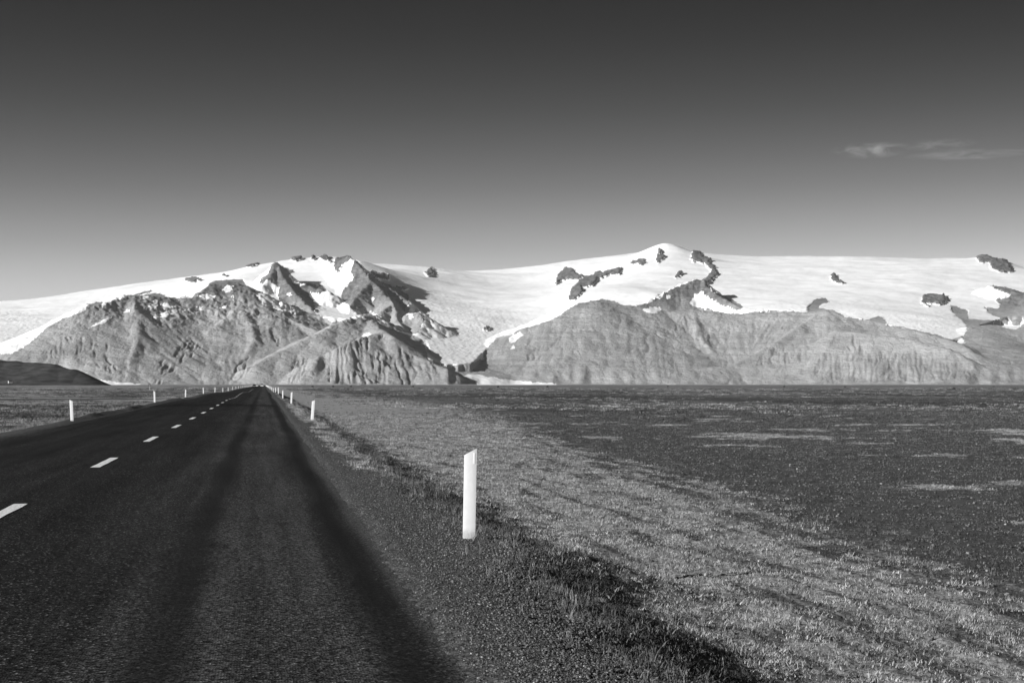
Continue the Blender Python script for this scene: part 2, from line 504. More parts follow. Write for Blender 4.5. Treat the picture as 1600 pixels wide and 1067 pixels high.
def rock_height(x, y):
    H = np.full(x.shape, -30.0)
    wx = x + 22 * fbm(x / 420, y / 420, 3, 5)
    wy = y + 60 * fbm(x / 500, y / 500, 3, 9)
    for rid, (slope, k, gul, pts) in enumerate(RIDGES):
        if pts[0][0] > 730: gul *= 0.38
        k = k * 2.4
        soft = 12.0 if slope > 0.8 or rid == 0 else 30.0
        slope = slope * (0.9 if slope > 0.8 else 0.86)
        P = np.array([at(u, v, r * 1000) for u, v, r in pts])
        zmax = P[:, 2].max() + 30
        if slope * k > zmax + 30:
            R = -k * math.log(max(1 - (zmax + 30) / (slope * k), 0.02))
        else:
            R = 4 * k
        R = min(R, 4200)
        lo = P[:, :2].min(0) - R
        hi = P[:, :2].max(0) + R
        m = (wx > lo[0]) & (wx < hi[0]) & (wy > lo[1]) & (wy < hi[1])
        X = wx[m]
        Y = wy[m]
        best = np.full(X.shape, -1e9)
        bt = np.zeros(X.shape)
        bd = np.zeros(X.shape)
        acc = 0.0
        for i in range(len(P) - 1):
            a = P[i]
            b = P[i + 1]
            d = b[:2] - a[:2]
            L = math.hypot(*d)
            t = clamp01(((X - a[0]) * d[0] + (Y - a[1]) * d[1]) / (L * L))
            dist = np.hypot(X - a[0] - t * d[0], Y - a[1] - t * d[1])
            # smooth the crest a little
            dd = np.sqrt(dist * dist + soft ** 2) - soft
            h = a[2] + (b[2] - a[2]) * t - slope * k * (1 - np.exp(-dd / k))
            w = h > best
            best = np.where(w, h, best)
            # along-crest coordinate that keeps turning round the ends, so gullies fan out
            ex = (X - a[0]) * d[0] / L + (Y - a[1]) * d[1] / L
            bt = np.where(w, acc + ex * 0.6 + t * L * 0.4, bt)
            bd = np.where(w, dist, bd)
            acc += L
        g1 = 1 - np.abs(noise(bt / (130) + 0.35 * noise(bt / 300, bd / 400, 3), bd / 2600 + rid * 13.7, rid)) * 1.7
        g2 = 1 - np.abs(noise(bt / (55), bd / 1100 + rid * 5.1, rid + 40)) * 1.7
        grow = 1 - np.exp(-bd / 260)
        best = best - gul * grow * (clamp01(g1) ** 1.5 + 0.5 * clamp01(g2) ** 1.5)
        hm = H[m]
        kq = 12.0
        w_ = clamp01(0.5 + 0.5 * (best - hm) / kq)
        H[m] = hm * (1 - w_) + best * w_ + kq * w_ * (1 - w_) * 0.8
    rel = clamp01(H / 250)
    lo_ = 1.0 - 0.45 * sstep(735, 800, uv_of(x, y, H)[0])
    hi_ = sstep(450, 800, H) * np.maximum(clamp01(1 - (1 - lo_) * 1.7), sstep(850, 1000, H))
    H = H + rel * ((7 * lo_ + 12 * hi_) * (ridged(x / 300, y / 300, 5, 21, 0.6) - 0.5) * 2 + 16 * lo_ * fbm(x / 700, y / 700, 2, 31))
    cut = ridged(x / 95 + 0.5 * noise(x / 200, y / 200, 1), y / 330, 2, 83)
    H = H - rel * 9 * clamp01((cut - 0.78) * 5) * clamp01(0.2 + 2.2 * fbm(x / 500, y / 500, 2, 84))
    H = H + hi_ * rel * 36 * (ridged(x / 110, y / 120, 5, 25, 0.65) - 0.45)
    # rock benches
    st = 62.0
    q = (H + 9 * fbm(x / 900, y / 900, 2, 77)) / st
    fr = q - np.floor(q)
    bench = (sstep(0.25, 0.8, fr) - fr) * st
    H = H + 0.20 * bench * rel * clamp01(0.5 + 1.2 * fbm(x / 1200, y / 1200, 2, 61))
    return H


def build_far_land():
    cols = np.concatenate([np.arange(-520, -40, 14.0), np.arange(-40, 1640, 1.75), np.arange(1640, 2110, 14.0)])
    rows = [13200.0]
    while rows[-1] < 27500:
        r = rows[-1]
        rows.append(r + (21 if r < 17600 else 34 if r < 20500 else 50))
    rows = np.array(rows)
    dx = FWD[0] + RGT[0] * (cols - 800) / F + UPV[0] * (533.5 - 520) / F
    dy = FWD[1] + RGT[1] * (cols - 800) / F + UPV[1] * (533.5 - 520) / F
    n = np.hypot(dx, dy)
    dx, dy = dx / n, dy / n
    x = rows[:, None] * dx[None]
    y = rows[:, None] * dy[None]
    nr, nc = x.shape
    x = x.ravel()
    y = y.ravel()
    rr = np.hypot(x, y)
    ice_pts = list(SKYLINE) + [(u, v + 9, r + 3.6) for u, v, r in SKYLINE] + ICE
    for u in range(-500, 2101, 200):
        ice_pts.append((u, 606, 13.0))
    f = tps(ice_pts)
    ice = f(x, y)
    ice = ice + 10 * fbm(x / 1500, y / 1500, 3, 3)
    rock = rock_height(x, y)
    base = 2.0 + 6 * fbm(x / 600, y / 600, 2, 8) - 10 * sstep(13800, 13200, rr)
    u0_, _v = uv_of(x, y, np.zeros(len(x)) + 5.0)
    foot = np.interp(u0_, [-500, 20, 200, 300, 450, 600, 700, 740, 820, 1000, 1300, 1500, 1545, 1600, 2100],
                     [14400, 14200, 13900, 13850, 13750, 13700, 13850, 14300, 14500, 14450, 14500, 14600, 14750, 14900, 14900])
    foot = foot + 150 * noise(u0_ / 60, rr / 2500, 4) + 50 * noise(u0_ / 19, rr / 1500, 5)
    dft = rr - foot
    env = 0.22 * dft + 0.00042 * np.clip(dft, 0, None) ** 2 + 26 * (ridged(x / 210, y / 700, 3, 6) - 0.4) * clamp01(dft / 250)
    kk = 22.0
    e_ = clamp01(0.5 + 0.5 * (rock - env) / kk / 2)
    rock = rock * (1 - e_) + env * e_ - kk * 2 * e_ * (1 - e_)
    rock = np.maximum(rock, -30)
    r_ice = np.interp(u0_, [-500, 20, 60, 120, 200, 300, 380, 430, 500, 560, 600, 655, 680, 735, 765, 860, 900, 1000, 1060, 1170, 1250, 1380, 1485, 1510, 1535, 1575, 2100],
                      [15300, 15400, 15600, 15800, 16500, 17300, 17300, 17000, 16700, 16400, 16900, 17000, 14700, 14900, 16300, 16900, 17300, 17700, 18200, 17500, 17200, 16900, 16300, 16700, 17500, 18300, 18500])
    ice = ice - 1.1 * np.clip(r_ice - rr + 60 * noise(u0_ / 9, rr / 400, 44), 0, None)
    H = np.maximum(np.maximum(rock, ice), base)
    u, v = uv_of(x, y, H)
    ju = 3.0 * fbm(x / 60, (y + H * 3) / 120, 3, 12) + 0.8 * noise(x / 42, (y + 2 * H) / 70, 6)
    jv = 2.4 * fbm(x / 70 + 50, (y + H * 3) / 120, 3, 14) + 0.7 * noise(x / 45 + 9, (y + 2 * H) / 70, 7)
    uu, vv = u + ju, v + jv
    # behind the skyline everything is ice: only the near side of the cap shows rock
    rockm = np.zeros(len(x), bool)
    nun = np.zeros(len(x), bool)
    for i, p in enumerate(ROCK):
        m = in_poly(uu, vv, p)
        if i > 1: nun |= m
        rockm |= m
    for p in SNOW:
        rockm &= ~in_poly(uu, vv, p)
    rockm |= (H < 6) & (v > 590) & ~(in_poly(uu, vv, SNOW[-1]) | in_poly(uu, vv, SNOW[-2]))
    H = H + nun * (16 + 30 * ridged(x / 120, y / 150, 4, 55, 0.6))
    # clusters of eroded gullies
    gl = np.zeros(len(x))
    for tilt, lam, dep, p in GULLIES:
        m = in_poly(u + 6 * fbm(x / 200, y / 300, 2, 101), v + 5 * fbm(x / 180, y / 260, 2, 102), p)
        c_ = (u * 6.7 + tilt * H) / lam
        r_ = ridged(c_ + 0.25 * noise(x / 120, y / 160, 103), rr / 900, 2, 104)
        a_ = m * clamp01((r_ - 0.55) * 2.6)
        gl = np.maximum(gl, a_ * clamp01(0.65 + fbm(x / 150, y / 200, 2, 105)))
        H = H - dep * a_
    # icefall: broken surface where the outlet glaciers run steep
    fall = np.exp(-((u - 740) / 110) ** 2) * sstep(455, 500, v) * sstep(590, 560, v) \
        + np.exp(-((u - 20) / 90) ** 2) * sstep(478, 492, v) + 0.7 * np.exp(-((u - 500) / 45) ** 2) * sstep(455, 475, v) \
        + 0.8 * np.exp(-((u - 1450) / 90) ** 2) * sstep(480, 495, v) * sstep(560, 535, v)
    fall = fall + 0.7 * np.exp(-((u - 1290) / 100) ** 2) * sstep(465, 475, v) + 0.5 * np.exp(-((u - 670) / 50) ** 2) * sstep(440, 460, v)
    snowy = ~rockm
    H = H + snowy * clamp01(fall) * (8 * ridged(x / 110, y / 60, 4, 71, 0.6) + 3 * noise(x / 40, y / 22, 72))
    H = H + snowy * sstep(400, 800, H) * (30 * fbm(x / 1000, y / 600, 3, 90) + 4 * ridged(x / 260, y / 130, 3, 94))
    co = np.stack([x, y, H], -1)
    q = grid_quads(nr, nc)
    crag = np.maximum(nun.astype(float), sstep(760, 1120, H + 160 * fbm(x / 260, y / 260, 4, 66)))
    crag = np.maximum(crag, 0.30 * ((u > 1503 + (v - 537) * 0.98) & (v > 537) & (v < 597.5)))
    attrs = {'gully': gl, 'crag': crag, 'rock': rockm.astype(np.float32), 'fall': clamp01(fall).astype(np.float32)}
    fsnow = (snowy[q].sum(1) >= 3)
    fu = u[q].mean(1)
    fv = v[q].mean(1)
    left = (fu < 720)
    farright = (fu > 1482) & ((fv < 530) | (fu > 1562 - (601 - fv) * 0.5)) & (rr[q].mean(1) > 15800)
    sets = [('glacier', fsnow, 'broad white ice cap with outlet glaciers flowing down between the mountains'),
            ('mountain', ~fsnow & left, 'rugged grey mountain with spurs and snow patches, left of the wide glacier'),
            ('mountain', ~fsnow & ~left & ~farright, 'long flat-topped grey mountain right of the wide glacier'),
            ('mountain', ~fsnow & ~left & farright, 'pale grey rock slopes at the right edge, behind the long mountain')]
    for name, keep, label in sets:
        c2, q2, a2 = sub_mesh(co, q, keep, attrs)
        o = quads_obj(name, c2, q2, MOUNTAIN, True, a2)
        tag(o, label, None, None, 'structure')


def mountain_material():
    m, t = new_mat('mountain_rock_and_ice', 0.3, 0.9, 0.1)
    p = t.pos
    rockf = t.attr('rock')
    fine = t.noise(p, 1 / 28.0, 5, 0.65)
    edge = t.math('ADD', rockf, t.math('MULTIPLY', t.math('SUBTRACT', fine, 0.5), 0.9))
    mask = t.maprange(edge, 0.42, 0.58, 0.0, 1.0)
    big = t.noise(p, 1 / 900.0, 4, 0.55)
    mid = t.noise(t.scale(p, (1 / 90.0, 1 / 90.0, 1 / 22.0)), 1.0, 5, 0.65)
    veg = t.noise(p, 1 / 260.0, 5, 0.6)
    g = t.maprange(big, 0.35, 0.65, ROCK_G * 0.86, ROCK_G * 1.1)
    g = t.math('MULTIPLY', g, t.maprange(mid, 0.3, 0.7, 0.88, 1.10))
    g = t.math('MULTIPLY', g, t.maprange(veg, 0.35, 0.65, 0.86, 1.12))
    sz_ = t.new('ShaderNodeSeparateXYZ')
    t.link(p, sz_.inputs[0])
    talus = t.noise(t.scale(p, (1 / 55.0, 1 / 260.0, 1 / 500.0)), 1.0, 4, 0.6)
    tz = t.maprange(t.math('ADD', sz_.outputs['Z'], t.math('MULTIPLY', big, 200.0)), 130, 260, 1.0, 0.0, True)
    g = t.math('MULTIPLY', g, t.math('ADD', 1.0, t.math('MULTIPLY', tz, t.maprange(talus, 0.42, 0.6, -0.08, 0.12))))
    gul_ = t.noise(t.scale(p, (1 / 38.0, 1 / 140.0, 1 / 160.0)), 1.0, 5, 0.7)
    g = t.math('MULTIPLY', g, t.maprange(gul_, 0.60, 0.66, 1.0, 0.80))
    g = t.math('MULTIPLY', g, t.mix(t.attr('gully'), 1.0, 0.62))  # shade in the gullies darkened in the colour too, beyond their real shading
    g = t.math('MULTIPLY', g, t.mix(t.attr('crag'), 1.0, t.maprange(mid, 0.35, 0.65, 0.30, 0.62)))
    ice_n = t.noise(t.scale(p, (1 / 160.0, 1 / 160.0, 1 / 60.0)), 1.0, 5, 0.65)
    ice_f = t.noise(p, 1 / 26.0, 4, 0.7)
    fall = t.attr('fall')
    dirt = t.math('MULTIPLY', fall, t.maprange(ice_f, 0.42, 0.75, 0.0, 0.2, True))
    gi = t.math('SUBTRACT', t.maprange(ice_n, 0.3, 0.7, 0.82, 0.92), dirt)
    col = t.mix(mask, gi, g)
    t.link(col, t.b.inputs['Base Color'])
    bh = t.mix(mask, t.math('MULTIPLY', t.math('ADD', ice_n, t.math('MULTIPLY', t.math('MULTIPLY', ice_f, fall), 0.6)), 0.35), t.math('ADD', mid, t.math('MULTIPLY', fine, 0.6)))
    t.link(t.bump(bh, 16.0, 1.0), t.b.inputs['Normal'])
    return m


ROCK_G = 0.34
MOUNTAIN = mountain_material()
build_far_land()


# ------------------------------------------------------------------ the low dark hill at the left
def build_hill():
    m, t = new_mat('heath_hill', 0.07, 0.95, 0.1)
    n = t.noise(t.scale(t.pos, (1 / 60.0, 1 / 60.0, 1 / 9.0)), 1.0, 6, 0.65)
    t.link(t.maprange(n, 0.35, 0.68, 0.018, 0.065), t.b.inputs['Base Color'])
    t.link(t.bump(n, 3.0), t.b.inputs['Normal'])
    crest = [(-520, 560, 5.9), (-150, 557, 5.7), (0, 562, 5.55), (45, 565, 5.5), (85, 568, 5.4), (112, 576, 5.35), (130, 585, 5.3), (152, 601, 5.25)]
    P = np.array([at(u, v, r * 1000) for u, v, r in crest])
    cols = np.arange(-560, 175, 2.0)
    rows = np.arange(4700, 6600, 12.0)
    dx = FWD[0] + RGT[0] * (cols - 800) / F
    dy = FWD[1] + RGT[1] * (cols - 800) / F
    nn = np.hypot(dx, dy)
    x = (rows[:, None] * (dx / nn)[None])
    y = (rows[:, None] * (dy / nn)[None])
    sh = x.shape
    x = x.ravel()
    y = y.ravel()
    H = np.full(x.shape, -9.0)
    for i in range(len(P) - 1):
        a, b = P[i], P[i + 1]
        d = b[:2] - a[:2]
        L2 = (d ** 2).sum()
        tt = clamp01(((x - a[0]) * d[0] + (y - a[1]) * d[1]) / L2)
        dist = np.hypot(x - a[0] - tt * d[0], y - a[1] - tt * d[1])
        dd = np.sqrt(dist * dist + 30.0 ** 2) - 30.0
        H = np.maximum(H, a[2] + (b[2] - a[2]) * tt - 0.62 * 330 * (1 - np.exp(-dd / 330)))
    rel = clamp01(H / 25)
    H = H + rel * (5 * fbm(x / 160, y / 160, 4, 4) - 5 * clamp01(ridged(x / 140, y / 420, 2, 6) - 0.55) * 2)
    o = quads_obj('hill', np.stack([x, y, H], -1), grid_quads(*sh), m, True)
    tag(o, 'low dark rounded heath hill at the left edge, in front of the mountains', None, None, 'structure')


build_hill()

# ================================================================== THE ROAD AND THE PLAIN
XC = -3.05                        # centre line
EDGE_R, EDGE_L = 1.14, -7.5       # asphalt edges
_zy = [(-60, 0), (30, 0.02), (75, 0.09), (106, 0.16), (138, 0.26), (152, 0.17), (168, 0.12), (185, 0.22), (205, 0.32), (228, 0.38), (260, 0.30), (300, 0.10), (347, 0.05),
       (420, 0.18), (600, 0.32), (900, 0.35), (1400, 0.3), (3000, 0.0)]
_za = np.array(_zy)


def road_z(y):
    # smoothed piecewise profile
    s = 0
    for o_ in (-6, -3, 0, 3, 6):
        s = s + np.interp(y + o_, _za[:, 0], _za[:, 1])
    return s / 5


def asphalt_z(x, y):
    return road_z(y) - 0.016 * np.abs(x - XC) + 0.012 * noise(x / 1.9, y / 9.0, 3) * 0.4


def grass_amount(x, y):
    wob = 1.3 * fbm(x / 9, y / 30, 2, 41)
    width = 8.2 + 0.085 * (np.minimum(y, 120) - 20) + wob * 1.6
    streak = fbm(x * 3.0 + 0.8 * noise(x / 3, y / 9, 8), y / 5.5, 4, 23, 0.66)
    verge = sstep(2.5, 3.7, x + 0.5 * fbm(x, y / 2, 2, 3)) * (0.62 + 0.38 * sstep(8, 16, y)) * sstep(width + 1.2 + 0.07 * np.minimum(y, 200), width - 1.6 - 0.05 * np.minimum(y, 100), x)
    verge = verge * clamp01(0.72 + (0.9 + 0.5 * sstep(60, 25, y)) * streak)
    patch = fbm(x / 8, y / 9, 5, 57, 0.68)
    thr = 0.16 - 0.17 * np.exp(-((y - 66) / 22) ** 2) * sstep(6, 14, x) + 0.06 * sstep(110, 160, y) + 0.05 - 0.15 * sstep(500, 1500, y)
    heath = sstep(thr, thr + 0.26, patch + 0.30 * fbm(x * 0.9, y * 0.7, 3, 58, 0.7)) * sstep(7, 10, x)
    left = (1 - 0.95 * sstep(40, 10, np.abs(y - 590 - 0.3 * x))) * sstep(-8.3, -9.3, x) * clamp01(0.34 + 2.4 * fbm(x / 22, y / 14, 4, 83, 0.6) + 0.5 * sstep(-10.5, -9, x)) * (0.5 + 0.5 * sstep(60, 120, y))
    fringe = sstep(1.45, 1.75, x) * sstep(2.6, 2.2, x) * sstep(20, 34, y) * clamp01(0.6 + 2.0 * fbm(x * 2, y / 3, 3, 14))
    return clamp01(np.maximum(np.maximum(np.maximum(verge, heath * 0.8), left * 0.85), fringe))


def ground_z(x, y):
    rz = asphalt_z(x, y)
    out_r = x - EDGE_R
    out_l = EDGE_L - x
    o_ = np.maximum(out_r, out_l)
    rag = 0.09 * fbm(x * 0.8, y * 0.25, 3, 2) + 0.07 * noise(x * 7, y * 5, 5)
    lip = (sstep(-0.16, 0.20, o_ + rag) - 0.5) * 0.05          # gravel creeps over the ragged asphalt edge
    shoulder = rz + lip - 0.035 * sstep(0.1, 1.4, o_)
    side = np.where(x > XC, 1.0, 0.0)
    foot = np.where(x > XC, -0.66, -0.52) - 0.0012 * np.clip(o_ - 3, 0, 100)
    # bank: sharp crest at about 1.45 m outside the asphalt, foot at 2.9 m
    wob = 0.36 * fbm(x * 0.4, y / 2.6, 4, 12, 0.6)
    wob = wob + 0.3 * sstep(15, 10.5, y) * (x > XC) - 0.5 * np.exp(-((y - 15.2) / 1.3) ** 2) * (x > XC)
    b = sstep(0.72, 3.35, o_ + wob)
    plain = foot + 0.05 * fbm(x / 14, y / 22, 3, 15) * sstep(2.5, 8, o_) + 0.5 * fbm(x / 160, y / 160, 2, 19) * sstep(40, 200, o_ + y * 0.1) * 0.6
    z = shoulder * (1 - b) + plain * b
    # the road bed stays under the plain's relief far away
    return np.where(o_ < -0.3, rz - 0.06, z)


def ground_detail(x, y, g, o_):
    near = sstep(90, 30, y)
    hum = 0.045 * np.clip(fbm(x * 1.6, y * 0.9, 4, 91, 0.6) + 0.15, -0.3, 1) + 0.02 * fbm(x * 7, y * 6, 2, 92)
    stone = 0.012 * fbm(x * 9, y * 9, 3, 93, 0.7)
    mound = 0.10 * clamp01(fbm(x * 0.7, y * 0.5, 2, 95)) * sstep(1.5, 2.2, o_) * sstep(4.2, 3.0, o_)
    w = sstep(0.8, 1.6, o_)
    shadow_berm = (0.16 + 0.12 * noise(x, y / 4, 62)) * np.exp(-((x + 8.05) / 0.28) ** 2) * sstep(50, 62, y) * sstep(230, 170, y) * clamp01(0.6 + 1.3 * noise(x * 0, y / 17, 63))  # low ridge added so its shadow draws a dark line along the left edge
    return shadow_berm + near * (w * (hum * (0.4 + 0.8 * g) + mound) + stone * sstep(0.15, 0.5, o_))


def ground_full(x, y):
    o_ = np.maximum(x - EDGE_R, EDGE_L - x)
    g = grass_amount(x, y)
    return ground_z(x, y) + ground_detail(x, y, g, o_), g


def ground_material():
    m, t = new_mat('plain_ground', 0.08, 0.95, 0.15)
    p = t.pos
    g = t.attr('grass')
    sh = t.attr('shoulder')
    dist = t.attr('dist')
    n1 = t.noise(p, 0.9, 6, 0.7)
    n2 = t.noise(p, 11.0, 4, 0.7)
    n3 = t.noise(p, 45.0, 3, 0.7)
    nf = t.noise(t.scale(p, (0.02, 0.005, 0.02)), 1.0, 6, 0.62)
    # heath gravel
    grav = t.math('MULTIPLY', t.maprange(n2, 0.3, 0.75, 0.038, 0.13), t.maprange(n1, 0.3, 0.7, 0.75, 1.25))
    speck = t.maprange(n3, 0.64, 0.74, 0.0, 0.10)
    grav = t.math('ADD', grav, t.math('MULTIPLY', speck, 0.5))
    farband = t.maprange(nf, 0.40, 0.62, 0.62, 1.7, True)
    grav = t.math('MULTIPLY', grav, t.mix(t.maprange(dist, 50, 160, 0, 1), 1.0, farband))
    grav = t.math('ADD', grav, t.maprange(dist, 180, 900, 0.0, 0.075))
    # pale moss and short dry grass
    moss = t.math('MULTIPLY', t.maprange(n2, 0.3, 0.7, 0.14, 0.45), t.maprange(n1, 0.3, 0.7, 0.75, 1.2))
    gg = t.math('ADD', g, t.math('MULTIPLY', t.math('SUBTRACT', n1, 0.5), 0.9))
    gg = t.math('ADD', gg, t.math('MULTIPLY', t.math('SUBTRACT', n2, 0.5), 0.5))
    gm = t.maprange(gg, 0.32, 0.62, 0.0, 1.0)
    c = t.mix(gm, grav, moss)
    vor = t.new('ShaderNodeTexVoronoi')
    vor.inputs['Scale'].default_value = 42.0
    t.link(p, vor.inputs['Vector'])
    vs = t.new('ShaderNodeSeparateColor')
    t.link(vor.outputs['Color'], vs.inputs[0])
    shc = t.math('MULTIPLY', t.maprange(vs.outputs[0], 0.0, 1.0, 0.025, 0.14), t.maprange(n1, 0.3, 0.7, 0.8, 1.15))
    shc = t.math('ADD', shc, t.maprange(vs.outputs[1], 0.93, 0.97, 0.0, 0.10))
    sxx = t.new('ShaderNodeSeparateXYZ')
    t.link(p, sxx.inputs[0])
    shc = t.math('MULTIPLY', shc, t.maprange(sxx.outputs['X'], 1.1, 1.7, 0.8, 1.0))
    c = t.mix(sh, c, shc)
    t.link(c, t.b.inputs['Base Color'])
    h = t.math('ADD', t.math('MULTIPLY', n2, 0.035), t.math('MULTIPLY', n3, 0.012))
    h = t.math('ADD', h, t.math('MULTIPLY', n1, 0.05))
    t.link(t.bump(h, 1.0, 0.9), t.b.inputs['Normal'])
    return m


def build_ground():
    # rows thin out with distance the way a level plain does
    vs = np.concatenate([np.linspace(1500, 500, 40, endpoint=False), np.arange(500, 12, -0.95), np.arange(12, 2, -0.35), np.geomspace(2, 0.24, 40)])
    rows = EYE * F / vs
    rows = rows[rows < 14600]
    us = np.concatenate([np.linspace(-3000, -40, 150, endpoint=False), np.arange(-40, 1640, 1.5), np.linspace(1640, 4600, 150)])
    dx = FWD[0] + RGT[0] * (us - 800) / F
    dy = FWD[1] + RGT[1] * (us - 800) / F
    n = np.hypot(dx, dy)
    x = rows[:, None] * (dx / n)[None]
    y = rows[:, None] * (dy / n)[None]
    sh = x.shape
    x = x.ravel()
    y = y.ravel()
    z, g = ground_full(x, y)
    o_ = np.maximum(x - EDGE_R, EDGE_L - x)
    wob = 0.25 * fbm(x * 0.8, y / 2.0, 3, 33)
    shm = sstep(1.9, 1.1, o_ + wob) * sstep(-1, -0.5, o_) * (1 - g * sstep(18, 30, y))
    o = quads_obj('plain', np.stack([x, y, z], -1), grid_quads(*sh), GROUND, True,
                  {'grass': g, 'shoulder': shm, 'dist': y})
    tag(o, 'flat outwash plain of dark gravel with pale moss and grass', None, None, 'structure')
    # coarse land to the sides and behind the photographer
    R = 30000.0
    v = [(-R, -R, -1.6), (R, -R, -1.6), (R, R * 1.3, -3.5), (-R, R * 1.3, -3.5)]
    o = mesh_obj('ground', v, [(0, 1, 2, 3)], GROUND)
    tag(o, 'level land running on below and around the plain', None, None, 'structure')


GROUND = ground_material()
build_ground()


def asphalt_material():
    m, t = new_mat('worn_asphalt', 0.03, 0.75, 0.35)
    p = t.pos
    sx_ = t.new('ShaderNodeSeparateXYZ')
    t.link(p, sx_.inputs[0])
    X = sx_.outputs['X']
    wob = t.noise(t.scale(p, (0.25, 0.045, 1)), 1.0, 3)
    X = t.math('ADD', X, t.math('MULTIPLY', t.math('SUBTRACT', wob, 0.5), 0.55))

    def band(c, w):
        d = t.math('ABSOLUTE', t.math('SUBTRACT', X, c))
        return t.maprange(d, w * 0.1, w * 1.2, 1.0, 0.0, True)
    tracks = t.math('MAXIMUM', t.math('MAXIMUM', t.math('MULTIPLY', band(-0.66, 0.29), 0.9), band(0.79, 0.25)), t.math('MULTIPLY', t.math('MAXIMUM', band(-5.2, 0.7), band(-6.7, 0.6)), 0.55))
    vor = t.new('ShaderNodeTexVoronoi')
    vor.inputs['Scale'].default_value = 62.0
    t.link(p, vor.inputs['Vector'])
    vs = t.new('ShaderNodeSeparateColor')
    t.link(vor.outputs['Color'], vs.inputs[0])
    big = t.noise(t.scale(p, (0.8, 0.12, 1)), 1.0, 5, 0.65)
    chips = t.maprange(vs.outputs[0], 0.3, 1.0, 0.004, 0.052)
    sparkle = t.maprange(vs.outputs[1], 0.93, 0.985, 0.0, 0.22)
    lane = t.maprange(t.math('ABSOLUTE', t.math('SUBTRACT', X, 0.1)), 0.2, 2.2, 2.2, 0.70, True)
    lng = t.noise(t.scale(p, (2.4, 0.05, 1)), 1.0, 4, 0.6)
    c = t.math('MULTIPLY', t.math('MULTIPLY', chips, t.maprange(lng, 0.35, 0.65, 0.6, 1.3)), t.maprange(big, 0.3, 0.7, 0.7, 1.35))
    c = t.math('MULTIPLY', c, lane)
    c = t.math('ADD', c, t.math('MULTIPLY', sparkle, t.maprange(big, 0.35, 0.65, 0.5, 1.0)))
    # dip shadow painted dark across the road a hundred metres on, and small repairs
    sy_ = sx_.outputs['Y']
    pb = t.math('MULTIPLY', t.maprange(t.math('ABSOLUTE', t.math('SUBTRACT', t.math('ADD', sy_, t.math('MULTIPLY', wob, 9.0)), 110.0)), 4.0, 7.0, 1.0, 0.0, True), 0.5)
    rp = t.noise(t.scale(p, (1.1, 0.45, 1)), 1.0, 2, 0.5)
    pb = t.math('MAXIMUM', pb, t.maprange(rp, 0.66, 0.72, 0.0, 0.4, True))
    c = t.math('MULTIPLY', c, t.math('SUBTRACT', 1.0, pb))
    c = t.mix(t.math('MULTIPLY', tracks, t.maprange(big, 0.3, 0.7, 1.0, 0.6)), c, 0.008)
    # gravel dust spilling on to the edge
    ed = t.math('MULTIPLY', t.maprange(X, 0.92, 1.12, 0.0, 1.0, True), t.maprange(vs.outputs[2], 0.0, 1.0, 0.01, 0.135))
    c = t.math('ADD', c, ed)
    t.link(c, t.b.inputs['Base Color'])
    h = t.math('ADD', t.math('MULTIPLY', vor.outputs['Distance'], t.mix(tracks, 0.0045, 0.0012)), t.math('MULTIPLY', vs.outputs[0], t.mix(tracks, 0.002, 0.0005)))
    t.link(t.bump(h, 1.0, 1.0), t.b.inputs['Normal'])
    t.link(t.mix(tracks, 0.85, 0.7), t.b.inputs['Roughness'])
    t.b.inputs['Specular IOR Level'].default_value = 0.08
    return m


ASPHALT = asphalt_material()


def build_road():
    ys = [-40.0]
    while ys[-1] < 3200:
        y = ys[-1]
        ys.append(y + (0.35 if y < 60 else 0.8 if y < 400 else 6))
    ys = np.array(ys)
    xs = np.array([-7.85, -7.5, -6.6, -5.8, -5.0, -4.2, -3.4, -3.1, -2.6, -1.8, -1.0, -0.2, 0.5, 0.9, 1.14, 1.5])
    X, Y = np.meshgrid(xs, ys)
    Z = asphalt_z(X, Y) - 0.01
    Z[:, 0] -= 0.12
    Z[:, -1] -= 0.12
    o = quads_obj('road', np.stack([X.ravel(), Y.ravel(), Z.ravel()], -1), grid_quads(*X.shape), ASPHALT, True)
    tag(o, 'straight two-lane asphalt road with dark worn wheel tracks running to the mountains', None, None, 'structure')
    # centre dashes
    pm, t = new_mat('road_paint', 0.75, 0.6, 0.3)
    n = t.noise(t.pos, 30, 4, 0.7)
    t.link(t.maprange(n, 0.36, 0.55, 0.45, 0.9), t.b.inputs['Base Color'])
    end = 20.05 - 12.2 * 2
    while end < 460:
        s = end - 3.7
        ny = 7 if end < 60 else 3
        vv = []
        for j in range(ny + 1):
            y = s + (end - s) * j / ny
            for sgn in (-1, 1):
                w = 0.085 + 0.006 * math.sin(j * 2.1 + sgn + end)
                x = XC + sgn * w
                vv.append((x, y, float(asphalt_z(np.array([x]), np.array([y]))[0]) - 0.004))
        ff = [(2 * j, 2 * j + 1, 2 * j + 3, 2 * j + 2) for j in range(ny)]
        if end > 2:
            d = mesh_obj('lane_marking', vv, ff, pm, o)
        end += 12.2
    return o


ROAD = build_road()

